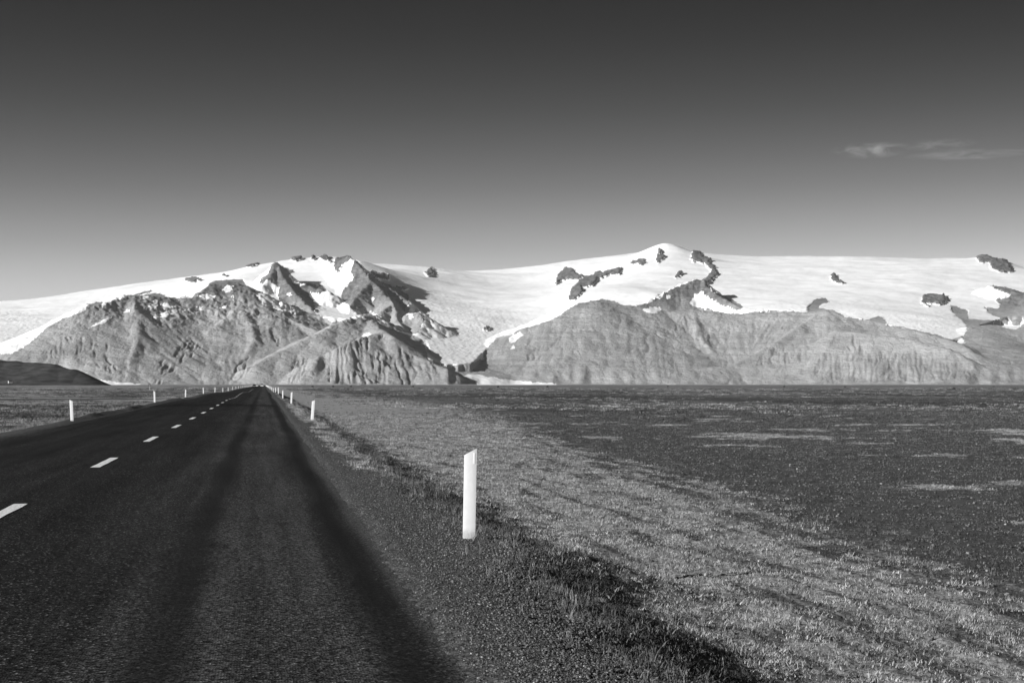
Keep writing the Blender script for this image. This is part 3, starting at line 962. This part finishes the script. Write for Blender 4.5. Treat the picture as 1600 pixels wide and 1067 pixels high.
# ------------------------------------------------------------------ edge posts
POST_MAT, _t = new_mat('white_plastic_post', 0.76, 0.5, 0.25)
_n = _t.noise(_t.new('ShaderNodeTexCoord').outputs['Object'], 9, 4, 0.6)
_o = _t.new('ShaderNodeTexCoord').outputs['Object']
_s = _t.new('ShaderNodeSeparateXYZ')
_t.link(_o, _s.inputs[0])
_spl = _t.math('MULTIPLY', _t.maprange(_t.math('ADD', _s.outputs['Z'], _t.math('MULTIPLY', _t.noise(_o, 22, 4, 0.7), -0.12)), -0.03, 0.05, 0.3, 0.0, True), 1.0)
_scr = _t.maprange(_t.noise(_t.scale(_o, (60, 60, 6)), 1.0, 4, 0.7), 0.66, 0.72, 0.0, 0.22)
_t.link(_t.math('MULTIPLY', _t.maprange(_n, 0.35, 0.65, 0.64, 0.70), _t.math('SUBTRACT', 1.0, _t.math('MAXIMUM', _spl, _scr))), _t.b.inputs['Base Color'])
REFL, _ = new_mat('white_reflector', 0.95, 0.2, 0.7)


def post_meshes():
    # curved plastic blade, 13 cm wide, cut at a slant at the top; x across, y depth, bulging towards -y
    prof = []
    N = 8
    for i in range(N + 1):
        a = -1 + 2 * i / N
        prof.append((0.065 * a, -0.006 * (1 - abs(a) ** 2.4)))
    back = [(x * 0.93, y + 0.007) for x, y in reversed(prof)]
    ring = prof + back
    zs = [-0.25, 0.0, 0.45]
    v, f = [], []
    for z in zs:
        for x, y in ring: v.append((x, y, z))
    for x, y in ring: v.append((x, y, 0.865 + x / 0.065 * 0.035))
    n = len(ring)
    for k in range(3):
        for i in range(n):
            j = (i + 1) % n
            f.append((k * n + i, k * n + j, (k + 1) * n + j, (k + 1) * n + i))
    f.append(tuple(3 * n + i for i in range(n)))
    body = bpy.data.meshes.new('blade')
    body.from_pydata(v, [], f)
    body.materials.append(POST_MAT)
    # narrow upright reflector strip set 2 mm proud
    x0, x1 = 0.030, 0.046
    yb = lambda x: -0.006 * (1 - (abs(x) / 0.065) ** 2.4)
    rv = []
    for z in (0.745, 0.855):
        for x in (x0, x1): rv.append((x, yb(x) - 0.0025, z))
        for x in (x1, x0): rv.append((x, yb(x) + 0.002, z))
    rf = [(0, 1, 5, 4), (1, 2, 6, 5), (2, 3, 7, 6), (3, 0, 4, 7), (4, 5, 6, 7), (3, 2, 1, 0)]
    refl = bpy.data.meshes.new('reflector')
    refl.from_pydata(rv, [], rf)
    refl.materials.append(REFL)
    return body, refl


ORD = ['nearest', 'second', 'third', 'fourth', 'fifth', 'sixth', 'seventh', 'eighth', 'ninth', 'tenth', 'eleventh', 'twelfth', 'thirteenth', 'fourteenth', 'fifteenth',
       'sixteenth', 'seventeenth', 'eighteenth', 'nineteenth', 'twentieth', 'twenty-first', 'twenty-second', 'twenty-third', 'twenty-fourth', 'twenty-fifth',
       'twenty-sixth', 'twenty-seventh', 'twenty-eighth', 'twenty-ninth', 'thirtieth']


def build_posts():
    body, refl = post_meshes()
    rnd = random.Random(11)
    for side, X, n in (('right', 2.06, 29), ('left', -8.28, 28)):
        for i in range(n):
            d = 15.0 + 50.0 * i if side == 'right' else 65.0 + 50 * i
            x = X + (0 if i < 1 else rnd.uniform(-0.06, 0.06))
            zg = float(ground_full(np.array([x]), np.array([d]))[0][0])
            if side == 'left' and i == 0: d, x = 64.0, -7.76
            if side == 'left' and i == 1: x = -8.0
            e = bpy.data.objects.new('edge_post', None)
            e.empty_display_size = 0.3
            COL.objects.link(e)
            if side == 'right' and i == 0:
                x, d = 2.10, 15.45
                zg = float(ground_full(np.array([x]), np.array([d]))[0][0]) + 0.01
                e.scale = (1, 1, 1.03)
            e.location = (x, d, zg)
            lean = math.radians(1.0 if (side == 'right' and i == 0) else 4.0 if (side == 'right' and i == 1) else -3.0 if (side == 'left' and i == 0) else rnd.uniform(-2.5, 2.5))
            if side == 'right' and i == 2: lean = math.radians(2.5)
            e.rotation_euler = (0, lean, math.radians(-11 if side == 'right' else -9))
            if side == 'left': e.scale = (-1, 1, 1)
            if i == 0 and side == 'right': lab = 'large white edge post with slanted top, standing in gravel nearest the camera'
            elif i == 0: lab = 'white edge post nearest the camera on the left verge of the road'
            else: lab = 'white edge post on the %s verge, %s counting away from the camera' % (side, ORD[i])
            tag(e, lab, 'edge post', 'white edge posts along the road')
            b = bpy.data.objects.new('blade', body)
            COL.objects.link(b)
            b.parent = e
            if d < 130:
                r = bpy.data.objects.new('reflector', refl)
                COL.objects.link(r)
                r.parent = e


build_posts()


# ------------------------------------------------------------------ scattered stones and grass (instanced by geometry nodes)
def icostone(name, seed, mat):
    import bmesh
    bm = bmesh.new()
    bmesh.ops.create_icosphere(bm, subdivisions=1, radius=0.5)
    r = random.Random(seed)
    sx1, sy1, sz1 = 1.0, r.uniform(0.6, 0.95), r.uniform(0.45, 0.75)
    for v in bm.verts:
        k = r.uniform(0.75, 1.2)
        v.co = (v.co.x * sx1 * k, v.co.y * sy1 * k, v.co.z * sz1 * k)
    me = bpy.data.meshes.new(name)
    bm.to_mesh(me)
    bm.free()
    me.materials.append(mat)
    return bpy.data.objects.new(name, me)


def tuft(name, seed, mat, blades, spread, hmin, hmax, wid, bend):
    r = random.Random(seed)
    v, f = [], []
    for _ in range(blades):
        a = r.uniform(0, 2 * math.pi)
        rr = spread * math.sqrt(r.random())
        bx, by = rr * math.cos(a), rr * math.sin(a)
        h = r.uniform(hmin, hmax)
        da = r.uniform(0, 2 * math.pi)
        le = bend * r.uniform(0.3, 1.0) * h
        w = wid * r.uniform(0.6, 1.2)
        pa = da + math.pi / 2 + r.uniform(-0.6, 0.6)
        wx, wy = math.cos(pa) * w, math.sin(pa) * w
        b0 = len(v)
        dx, dy = math.cos(da) * le, math.sin(da) * le
        v += [(bx - wx, by - wy, -0.1 * h), (bx + wx, by + wy, -0.1 * h),
              (bx + dx * 0.35 + wx * 0.7, by + dy * 0.35 + wy * 0.7, h * 0.6), (bx + dx * 0.35 - wx * 0.7, by + dy * 0.35 - wy * 0.7, h * 0.6),
              (bx + dx, by + dy, h)]
        f += [(b0, b0 + 1, b0 + 2, b0 + 3), (b0 + 3, b0 + 2, b0 + 4)]
    me = bpy.data.meshes.new(name)
    me.from_pydata(v, [], f)
    me.materials.append(mat)
    return bpy.data.objects.new(name, me)


def scatter(name, pts, rot, scl, idx, sources, label, cat):
    me = bpy.data.meshes.new(name)
    n = len(pts)
    me.vertices.add(n)
    me.vertices.foreach_set('co', np.ascontiguousarray(pts, dtype=np.float32).ravel())
    for k, arr in (('rot', rot), ('scl', scl)):
        a = me.attributes.new(k, 'FLOAT_VECTOR', 'POINT')
        a.data.foreach_set('vector', np.ascontiguousarray(arr, dtype=np.float32).ravel())
    a = me.attributes.new('pick', 'INT', 'POINT')
    a.data.foreach_set('value', np.ascontiguousarray(idx, dtype=np.int32))
    o = bpy.data.objects.new(name, me)
    COL.objects.link(o)
    ng = bpy.data.node_groups.new(name + '_scatter', 'GeometryNodeTree')
    ng.interface.new_socket('Geometry', in_out='INPUT', socket_type='NodeSocketGeometry')
    ng.interface.new_socket('Geometry', in_out='OUTPUT', socket_type='NodeSocketGeometry')
    N, L = ng.nodes, ng.links
    gi = N.new('NodeGroupInput')
    go = N.new('NodeGroupOutput')
    iop = N.new('GeometryNodeInstanceOnPoints')
    jn = N.new('GeometryNodeJoinGeometry')
    for s in reversed(sources):
        oi = N.new('GeometryNodeObjectInfo')
        oi.inputs['Object'].default_value = s
        oi.inputs['As Instance'].default_value = True
        L.new(oi.outputs['Geometry'], jn.inputs[0])

    def na(nm, ty):
        q = N.new('GeometryNodeInputNamedAttribute')
        q.data_type = ty
        q.inputs['Name'].default_value = nm
        return q.outputs['Attribute']
    L.new(gi.outputs[0], iop.inputs['Points'])
    L.new(jn.outputs[0], iop.inputs['Instance'])
    iop.inputs['Pick Instance'].default_value = True
    L.new(na('pick', 'INT'), iop.inputs['Instance Index'])
    e2r = N.new('FunctionNodeEulerToRotation')
    L.new(na('rot', 'FLOAT_VECTOR'), e2r.inputs[0])
    L.new(e2r.outputs[0], iop.inputs['Rotation'])
    L.new(na('scl', 'FLOAT_VECTOR'), iop.inputs['Scale'])
    L.new(iop.outputs[0], go.inputs[0])
    md = o.modifiers.new('scatter', 'NODES')
    md.node_group = ng
    tag(o, label, cat, None, 'stuff')
    return o


def rand_mat(name, stops, rough=0.85, spec=0.2, transl=0.0):
    m, t = new_mat(name, 0.2, rough, spec)
    oi = t.new('ShaderNodeObjectInfo')
    r = t.new('ShaderNodeValToRGB')
    r.color_ramp.elements[0].position = stops[0][0]
    r.color_ramp.elements[0].color = (stops[0][1],) * 3 + (1,)
    r.color_ramp.elements[1].position = stops[-1][0]
    r.color_ramp.elements[1].color = (stops[-1][1],) * 3 + (1,)
    for p_, v_ in stops[1:-1]:
        e_ = r.color_ramp.elements.new(p_)
        e_.color = (v_, v_, v_, 1)
    t.link(oi.outputs['Random'], r.inputs[0])
    t.link(r.outputs[0], t.b.inputs['Base Color'])
    return m


def scatter_all():
    rs = np.random.RandomState(7)
    stone_m = rand_mat('gravel_stone', [(0.0, 0.035), (0.5, 0.09), (0.85, 0.15), (0.97, 0.22), (1.0, 0.36)])
    peb_m = rand_mat('heath_pebble', [(0.0, 0.05), (0.6, 0.10), (0.95, 0.16), (1.0, 0.30)])
    gr_m = rand_mat('pale_dry_grass', [(0.0, 0.06), (0.5, 0.18), (1.0, 0.40)])
    moss_m = rand_mat('short_moss_grass', [(0.0, 0.10), (0.5, 0.29), (1.0, 0.50)])
    dark_m = rand_mat('dark_heath', [(0.0, 0.03), (0.7, 0.09), (1.0, 0.18)])
    stones = [icostone('stone', i, stone_m) for i in range(4)]
    pebs = [icostone('pebble', 10 + i, peb_m) for i in range(4)]
    tall = [tuft('tall_tuft', i, gr_m, 9, 0.05, 0.07, 0.22, 0.0022, 0.6) for i in range(4)]
    moss = [tuft('moss_tuft', 20 + i, moss_m, 30, 0.10, 0.006, 0.03, 0.003, 2.2) for i in range(4)]
    heath = [tuft('heath_tuft', 30 + i, dark_m, 26, 0.10, 0.006, 0.03, 0.004, 2.0) for i in range(4)]

    def field(n, x0, x1, y0, y1, pw):
        # density falls off with distance
        t_ = rs.rand(n)
        y = (y0 ** (1 - pw) + t_ * (y1 ** (1 - pw) - y0 ** (1 - pw))) ** (1 / (1 - pw)) if pw != 1 else y0 * (y1 / y0) ** t_
        x = rs.uniform(x0, x1, n)
        # stay near the field of view
        u = 412 + F * x / y
        k = (u > -150) & (u < 1800)
        return x[k], y[k]

    def put(name, x, y, size, srcs, label, cat, sink=0.0, tilt=0.15, flat=True):
        z, g = ground_full(x, y)
        n = len(x)
        rot = np.stack([rs.uniform(-tilt, tilt, n), rs.uniform(-tilt, tilt, n), rs.uniform(0, 6.283, n)], -1)
        scl = size[:, None] * np.ones((1, 3))
        pts = np.stack([x, y, z + sink * size], -1)
        scatter(name, pts, rot, scl, rs.randint(0, len(srcs), n), srcs, label, cat)

    # gravel of the shoulder
    x, y = field(100000, 0.98, 3.4, 5.5, 60, 1.6)
    d = x - EDGE_R
    keep = rs.rand(len(x)) < sstep(-0.12, 0.5, d) * 0.8 + 0.2 * (d > 0) + 0.06
    keep &= rs.rand(len(x)) < sstep(2.3, 1.2, d)
    x, y = x[keep], y[keep]
    size = 0.007 + 0.016 * rs.rand(len(x)) ** 2.2 + 0.014 * sstep(0.4, 1.3, x - EDGE_R) * rs.rand(len(x)) ** 1.5
    put('gravel', x, y, size, stones, 'loose dark road gravel on the right shoulder', None, 0.12, 0.6)
    # pebbles over the plain
    x, y = field(90000, 3.2, 60, 7.0, 120, 1.0)
    g = grass_amount(x, y)
    keep = rs.rand(len(x)) < (1.0 - 0.8 * g)
    x, y = x[keep], y[keep]
    size = 0.015 + 0.05 * rs.rand(len(x)) ** 3 + 0.0006 * y
    put('pebbles', x, y, size, pebs, 'pebbles strewn over the dark plain on the right', None, 0.1, 0.5)
    # short moss and grass
    x, y = field(150000, 1.5, 46, 6.0, 110, 0.9)
    g = grass_amount(x, y)
    keep = rs.rand(len(x)) < sstep(0.25, 0.8, g)
    x, y = x[keep], y[keep]
    size = (0.7 + 0.7 * rs.rand(len(x))) * (1 + 0.012 * y)
    put('short_grass', x, y, size, moss, 'pale short grass and moss on the verge and plain', None)
    x, y = field(60000, 2.6, 46, 6.0, 110, 0.9)
    g = grass_amount(x, y)
    keep = rs.rand(len(x)) < 0.75 * sstep(0.8, 0.2, g)
    x, y = x[keep], y[keep]
    size = (0.6 + 0.7 * rs.rand(len(x))) * (1 + 0.012 * y)
    put('dark_heath', x, y, size, heath, 'low dark heath plants between the pebbles of the plain', None)
    # coarse tussocks out to where the plain turns to tone
    for nm, src, f0, lab in (('far_tussocks', moss, 1, 'pale tussocks scattered over the far plain'), ('far_heath', heath, 0, 'dark heath clumps scattered over the far plain')):
        n = 24000
        y = 90 * (900 / 90.0) ** rs.rand(n)
        x = y * rs.uniform(-0.25, 0.66, n)
        k = (x > 9) | (x < -10)
        c_ = fbm(x / 30, y / 60, 3, 70 + f0)
        k &= rs.rand(n) < clamp01((0.12 + 0.3 * sstep(350, 800, y) if f0 else 0.55) + 2.0 * c_)
        x, y = x[k], y[k]
        put(nm, x, y, (2.5 + 4.0 * rs.rand(len(x)) ** 2) * (0.6 + y / 300), src, lab, None)
    # taller tufts along the crest of the bank
    n = 2600
    yy = 6.5 * (150 / 6.5) ** rs.rand(n)
    xx = 2.55 + 0.30 * rs.randn(n)
    xx = xx - 0.28 * sstep(15, 10.5, yy)
    keep = (xx > 1.9) & (rs.rand(n) < clamp01(0.55 + 1.6 * fbm(xx / 2, yy / 2.2, 2, 64)))
    xx, yy = xx[keep], yy[keep]
    n2 = 2600
    # dark heath plants crowd the foot of the bank
    nb = 3200
    yb_ = 6.5 * (120 / 6.5) ** rs.rand(nb)
    xb_ = 2.95 + 0.30 * rs.randn(nb) - 0.28 * sstep(15, 10.5, yb_)
    put('bank_heath', xb_, yb_, 0.5 + 1.3 * rs.rand(nb) ** 2, heath, 'dark low plants in the shade of the road bank', None)
    x2 = rs.uniform(3, 9, n2)
    y2 = 7 * (60 / 7.0) ** rs.rand(n2)
    x3 = -8.4 - np.abs(rs.randn(1500)) * 0.6
    y3 = 25 * (160 / 25.0) ** rs.rand(1500)
    x4 = rs.uniform(1.7, 2.5, 160)
    y4 = 8 * (100 / 8.0) ** rs.rand(160)
    x = np.concatenate([xx, x2, x3, x4])
    y = np.concatenate([yy, y2, y3, y4])
    size = np.concatenate([(0.2 + 0.42 * rs.rand(len(xx)) ** 2) * (1 + 0.012 * yy) * (0.75 + 0.25 * sstep(9, 16, yy)), 0.22 + 0.3 * rs.rand(n2), 0.6 + 0.6 * rs.rand(1500), 0.3 + 0.4 * rs.rand(160)])
    put('roadside_grass', x, y, size, tall, 'thin dry grass tufts along the bank beside the gravel', None)
    # left plain
    x = -8.6 - 40 * rs.rand(26000) ** 1.3
    y = 28 * (200 / 28.0) ** rs.rand(26000)
    k = 412 + F * x / y > -200
    k &= rs.rand(len(k)) < 0.1 + sstep(0.3, 0.7, grass_amount(x, y))
    x, y = x[k], y[k]
    xd = -9.3 - 30 * rs.rand(14000)
    yd = 28 * (160 / 28.0) ** rs.rand(14000)
    k = (412 + F * xd / yd > -200) & (rs.rand(len(xd)) < 1.1 - grass_amount(xd, yd))
    xd, yd = xd[k], yd[k]
    put('left_plain_heath', xd, yd, (1.0 + 1.2 * rs.rand(len(xd))) * (1 + 0.01 * yd), heath, 'dark heath plants on the plain left of the road', None)
    put('left_plain_grass', x, y, (0.9 + 0.9 * rs.rand(len(x))) * (1 + 0.01 * y), moss, 'rough grass on the plain left of the road', None)


scatter_all()


# ------------------------------------------------------------------ vehicles far down the road
def build_car(name, label, x, y, rz, paint, roof_h=1.5, boxy=False):
    e = bpy.data.objects.new(name, None)
    COL.objects.link(e)
    e.location = (x, y, float(asphalt_z(np.array([x]), np.array([y]))[0]) - 0.01)
    e.rotation_euler = (0, 0, rz)
    tag(e, label, 'car', None)
    # side profile (y forward is the front), extruded across with a tumblehome
    low = [(-2.15, 0.30), (-2.2, 0.55), (-2.15, 0.92), (-1.2 if not boxy else -2.1, 1.0), (0.75, 0.96), (1.95, 0.80), (2.15, 0.62), (2.12, 0.30)]
    v, f = [], []
    hw = 0.88
    for s in (-1, 1):
        for yy, zz in low: v.append((s * hw * (0.97 if zz > 0.85 else 1.0), yy, zz))
    n = len(low)
    for i in range(n):
        j = (i + 1) % n
        f.append((i, j, n + j, n + i))
    f += [tuple(range(n - 1, -1, -1)), tuple(range(n, 2 * n))]
    b = mesh_obj('body', v, f, paint, e)
    mod = b.modifiers.new('bevel', 'BEVEL')
    mod.width = 0.06
    mod.segments = 2
    # greenhouse
    y0, y1, y2, y3 = (-2.05, -1.85, 0.25, 0.95) if boxy else (-1.9, -1.35, 0.2, 0.95)
    cab = [(y0, 0.965), (y1, roof_h - 0.04), (y2, roof_h - 0.04), (y3, 0.955)]
    v, f = [], []
    for s in (-1, 1):
        for yy, zz in cab: v.append((s * (0.80 if zz < 1.1 else 0.62), yy, zz))
    f = [(0, 1, 5, 4), (1, 2, 6, 5), (2, 3, 7, 6), (3, 2, 1, 0), (4, 5, 6, 7), (0, 4, 7, 3)]
    mesh_obj('windows', v, f, CAR_GLASS, e)
    v = [(s * 0.64, yy, zz) for zz in (roof_h - 0.05, roof_h) for yy in (y1 - 0.05, y2 + 0.05) for s in (-1, 1)]
    mesh_obj('roof', v, [(0, 1, 3, 2), (4, 6, 7, 5), (0, 4, 5, 1), (1, 5, 7, 3), (3, 7, 6, 2), (2, 6, 4, 0)], paint, e)
    for wy in (-1.35, 1.35):
        for s in (-1, 1):
            v, f = [], []
            for k in range(14):
                a = 2 * math.pi * k / 14
                for xx in (s * 0.66, s * 0.90): v.append((xx, wy + 0.33 * math.cos(a), 0.33 + 0.33 * math.sin(a)))
            for k in range(14):
                j = (k + 1) % 14
                f.append((2 * k, 2 * k + 1, 2 * j + 1, 2 * j))
            f += [tuple(range(0, 28, 2)), tuple(range(27, 0, -2))]
            w = mesh_obj('wheel', v, f, TYRE, e)
            v = [(s * 0.905, wy + 0.19 * math.cos(2 * math.pi * k / 10), 0.33 + 0.19 * math.sin(2 * math.pi * k / 10)) for k in range(10)]
            mesh_obj('rim', v, [tuple(range(10))], RIM, w)
    for s in (-1, 1):
        for nm, yy, zz, mm in (('headlight', 2.14, 0.64, LAMP), ('tail_light', -2.19, 0.78, TAIL)):
            v = [(s * 0.62 + dx_, yy + dy_, zz + dz_) for dz_ in (-0.08, 0.08) for dy_ in (-0.06, 0.06) for dx_ in (-0.16, 0.16)]
            mesh_obj(nm, v, [(0, 1, 3, 2), (4, 6, 7, 5), (0, 4, 5, 1), (1, 5, 7, 3), (3, 7, 6, 2), (2, 6, 4, 0)], mm, e)
    v = [(dx_, (2.16 if True else 0) + dy_, 0.42 + dz_) for dz_ in (-0.06, 0.06) for dy_ in (-0.03, 0.02) for dx_ in (-0.26, 0.26)]
    mesh_obj('number_plate', v, [(0, 1, 3, 2), (4, 6, 7, 5), (0, 4, 5, 1), (1, 5, 7, 3), (3, 7, 6, 2), (2, 6, 4, 0)], LAMP, e)
    return e


CAR_GLASS, _ = new_mat('car_glass', 0.015, 0.08, 0.6)
TYRE, _ = new_mat('tyre_rubber', 0.015, 0.9)
RIM, _ = new_mat('alloy_rim', 0.45, 0.35)
LAMP, _ = new_mat('lamp_glass', 0.8, 0.15, 0.7)
TAIL, _ = new_mat('tail_lamp', 0.12, 0.25)
PAINT_W, _ = new_mat('white_paint', 0.8, 0.3, 0.5)
PAINT_D, _ = new_mat('dark_paint', 0.03, 0.25, 0.5)
build_car('parked_car' if False else 'car', 'tiny white car with dark windows in the right lane near the road\'s vanishing point', -0.9, 900, 0.0, PAINT_W, 1.75, True)
build_car('car', 'tiny white car coming the other way, nearer the centre of the far road', -4.3, 960, math.pi, PAINT_W, 1.5)
build_car('car', 'tiny dark car with bright headlights, furthest left of the far cars', -5.0, 820, math.pi, PAINT_D, 1.45)


# ------------------------------------------------------------------ small far things
def build_sign():
    p = at(234, 601, 620)
    z = float(ground_z(np.array([p[0]]), np.array([p[1]]))[0])
    e = bpy.data.objects.new('road_sign', None)
    COL.objects.link(e)
    e.location = (p[0], p[1], z)
    e.rotation_euler = (0, 0, math.radians(14))
    tag(e, 'tiny round-topped sign on a white pole, on the plain left of the road', 'sign')

    def box(nm, x0, x1, y0, y1, z0, z1, m):
        v = [(x, y, z_) for z_ in (z0, z1) for y in (y0, y1) for x in (x0, x1)]
        return mesh_obj(nm, v, [(0, 2, 3, 1), (4, 5, 7, 6), (0, 1, 5, 4), (1, 3, 7, 5), (3, 2, 6, 7), (2, 0, 4, 6)], m, e)
    box('pole', -0.13, 0.13, -0.05, 0.05, -0.2, 1.75, POST_MAT)
    v = [(0.45 * math.cos(2 * math.pi * k / 20), yy, 2.0 + 0.45 * math.sin(2 * math.pi * k / 20)) for yy in (-0.09, -0.06) for k in range(20)]
    f = [tuple(range(20)), tuple(range(39, 19, -1))] + [(k, (k + 1) % 20, 20 + (k + 1) % 20, 20 + k) for k in range(20)]
    pl = mesh_obj('sign_plate', v, f, PAINT_D, e)
    v2 = [(0.30 * math.cos(2 * math.pi * k / 20), -0.094, 2.0 + 0.30 * math.sin(2 * math.pi * k / 20)) for k in range(20)]
    mesh_obj('sign_face', v2, [tuple(range(20))], POST_MAT, pl)


build_sign()


def build_farm():
    p = at(16, 597, 4600)
    e = bpy.data.objects.new('farmhouse', None)
    COL.objects.link(e)
    e.location = (p[0], p[1], p[2] - 3)
    e.rotation_euler = (0, 0, math.radians(20))
    tag(e, 'tiny white farmhouse at the foot of the dark hill', 'house')
    w, d, h, rh = 5.5, 4, 6, 2.6
    v = [(-w, -d, 0), (w, -d, 0), (w, d, 0), (-w, d, 0), (-w, -d, h), (w, -d, h), (w, d, h), (-w, d, h), (-w, 0, h + rh), (w, 0, h + rh)]
    mesh_obj('wall', v, [(0, 1, 5, 4), (1, 2, 6, 9, 5), (2, 3, 7, 6), (3, 0, 4, 8, 7)], POST_MAT, e)
    o = 0.4
    v = [(-w - o, -d - o, h - .3), (w + o, -d - o, h - .3), (w + o, 0, h + rh + .05), (-w - o, 0, h + rh + .05), (w + o, d + o, h - .3), (-w - o, d + o, h - .3)]
    v += [(a, b, c + .18) for a, b, c in v]
    mesh_obj('roof', v, [(0, 1, 2, 3), (3, 2, 4, 5), (9, 8, 7, 6), (11, 10, 8, 9), (0, 6, 7, 1), (4, 10, 11, 5), (1, 7, 8, 2), (2, 8, 10, 4), (0, 3, 9, 6), (3, 5, 11, 9)], PAINT_D, e)
    for x in (-3.4, 0, 3.4):
        mesh_obj('window', [(x - .6, -d - .03, 2.4), (x + .6, -d - .03, 2.4), (x + .6, -d - .03, 4), (x - .6, -d - .03, 4)], [(0, 1, 2, 3)], CAR_GLASS, e)


build_farm()


def build_boulders():
    import bmesh
    m = noisy_mat('boulder_rock', 0.02, 0.06, 4, 0.95)
    spots = [(488, 603.6, 'left'), (520, 602.6, ''), (548, 603.0, ''), (645, 602.6, ''), (778, 604, ''), (855, 604, ''), (1043, 602.5, ''), (1225, 602.6, ''), (1320, 604, ''), (1490, 607, ''), (1552, 604, '')]
    names = ['just right of the road posts', 'second from the road', 'third from the road', 'below the steep front hill', 'below the glacier snout', 'right of the glacier snout',
             'below the long mountain\'s middle', 'under the long mountain, right of centre', 'right of centre, before the pale cliffs', 'largest, towards the right edge', 'nearest the right edge']
    for i, (u, v, _s) in enumerate(spots):
        d = (EYE + 0.7) * F / (v - 600.4)
        d = min(d, 1500)
        p = at(u, v, d)
        z = float(ground_z(np.array([p[0]]), np.array([p[1]]))[0])
        bm = bmesh.new()
        bmesh.ops.create_icosphere(bm, subdivisions=2, radius=1)
        r = random.Random(i)
        w = d / F * (3.2 if i == 9 else 2.0)
        for q in bm.verts:
            k = r.uniform(0.8, 1.15)
            q.co = (q.co.x * w * k, q.co.y * w * k, q.co.z * w * 0.65 * k)
        me = bpy.data.meshes.new('boulder')
        bm.to_mesh(me)
        bm.free()
        me.materials.append(m)
        o = bpy.data.objects.new('boulder', me)
        COL.objects.link(o)
        o.location = (p[0], p[1], z + w * 0.3)
        tag(o, 'dark boulder far out on the plain, ' + names[i], 'boulder', 'dark boulders near the horizon')


build_boulders()


# ------------------------------------------------------------------ cloud wisps
def build_cloud(name, u0, v0, u1, v1, dens, seed, label):
    r = 32000.0
    c = at((u0 + u1) / 2, (v0 + v1) / 2, r)
    w = (u1 - u0) / F * r / 2 * 1.02
    h = (v1 - v0) / F * r / 2 * 1.02
    import bmesh
    bm = bmesh.new()
    bmesh.ops.create_icosphere(bm, subdivisions=3, radius=1)
    me = bpy.data.meshes.new(name)
    bm.to_mesh(me)
    bm.free()
    o = bpy.data.objects.new(name, me)
    COL.objects.link(o)
    o.location = c
    o.scale = (w, w * 0.5, h)
    o.rotation_euler = (0, 0, -math.atan2(c[0], c[1]))
    m = bpy.data.materials.new(name + '_vapour')
    m.use_nodes = True
    t = NT(m)
    t.n.remove(t.n['Principled BSDF'])
    pv = t.new('ShaderNodeVolumePrincipled')
    pv.inputs['Color'].default_value = (0.98, 0.98, 0.98, 1)
    pv.inputs['Anisotropy'].default_value = 0.0
    oc = t.new('ShaderNodeTexCoord').outputs['Object']
    ln = t.new('ShaderNodeVectorMath', operation='LENGTH')
    t.link(oc, ln.inputs[0])
    fall = t.maprange(ln.outputs['Value'], 0.25, 1.0, 1.0, 0.0, True)
    mp = t.new('ShaderNodeVectorMath', operation='ADD')
    t.link(t.scale(oc, (2.6, 1.0, 1.5)), mp.inputs[0])
    mp.inputs[1].default_value = (seed * 3.1, seed, seed * 0.7)
    n = t.noise(mp.outputs[0], 1.0, 6, 0.62, 0.8)
    d = t.math('MULTIPLY', t.maprange(n, 0.44, 0.66, 0.0, 1.0), fall)
    t.link(t.math('MULTIPLY', d, dens), pv.inputs['Density'])
    t.link(pv.outputs[0], [q for q in t.n if q.type == 'OUTPUT_MATERIAL'][0].inputs['Volume'])
    me.materials.append(m)
    tag(o, label, None, None, 'stuff')


build_cloud('cloud', 1296, 221, 1432, 249, 0.0012, 1.0, 'small pale wisp of cloud, the brighter left part')
build_cloud('cloud', 1400, 235, 1640, 248, 0.0006, 2.3, 'faint thin streak of cloud trailing right')
build_cloud('cloud', 1405, 215, 1530, 238, 0.0004, 4.4, 'faintest veil of cloud above the thin streak')


# ------------------------------------------------------------------ haze
def build_haze(density):
    x0, x1, y0, y1, z0, z1 = -22000, 24000, -3000, 33000, -12.0, 2500.0
    v = [(x, y, z) for z in (z0, z1) for y in (y0, y1) for x in (x0, x1)]
    m = bpy.data.materials.new('haze_air')
    m.use_nodes = True
    t = NT(m)
    t.n.remove(t.n['Principled BSDF'])
    pv = t.new('ShaderNodeVolumePrincipled')
    pv.inputs['Color'].default_value = (0.95, 0.95, 0.95, 1)
    pv.inputs['Density'].default_value = density
    pv.inputs['Anisotropy'].default_value = 0.0
    t.link(pv.outputs[0], [q for q in t.n if q.type == 'OUTPUT_MATERIAL'][0].inputs['Volume'])
    o = mesh_obj('haze', v, [(0, 2, 3, 1), (4, 5, 7, 6), (0, 1, 5, 4), (1, 3, 7, 5), (3, 2, 6, 7), (2, 0, 4, 6)], m)
    tag(o, 'thin even haze over the whole plain', None, None, 'stuff')


HAZE = 0.52e-5
if HAZE > 0:
    build_haze(HAZE)
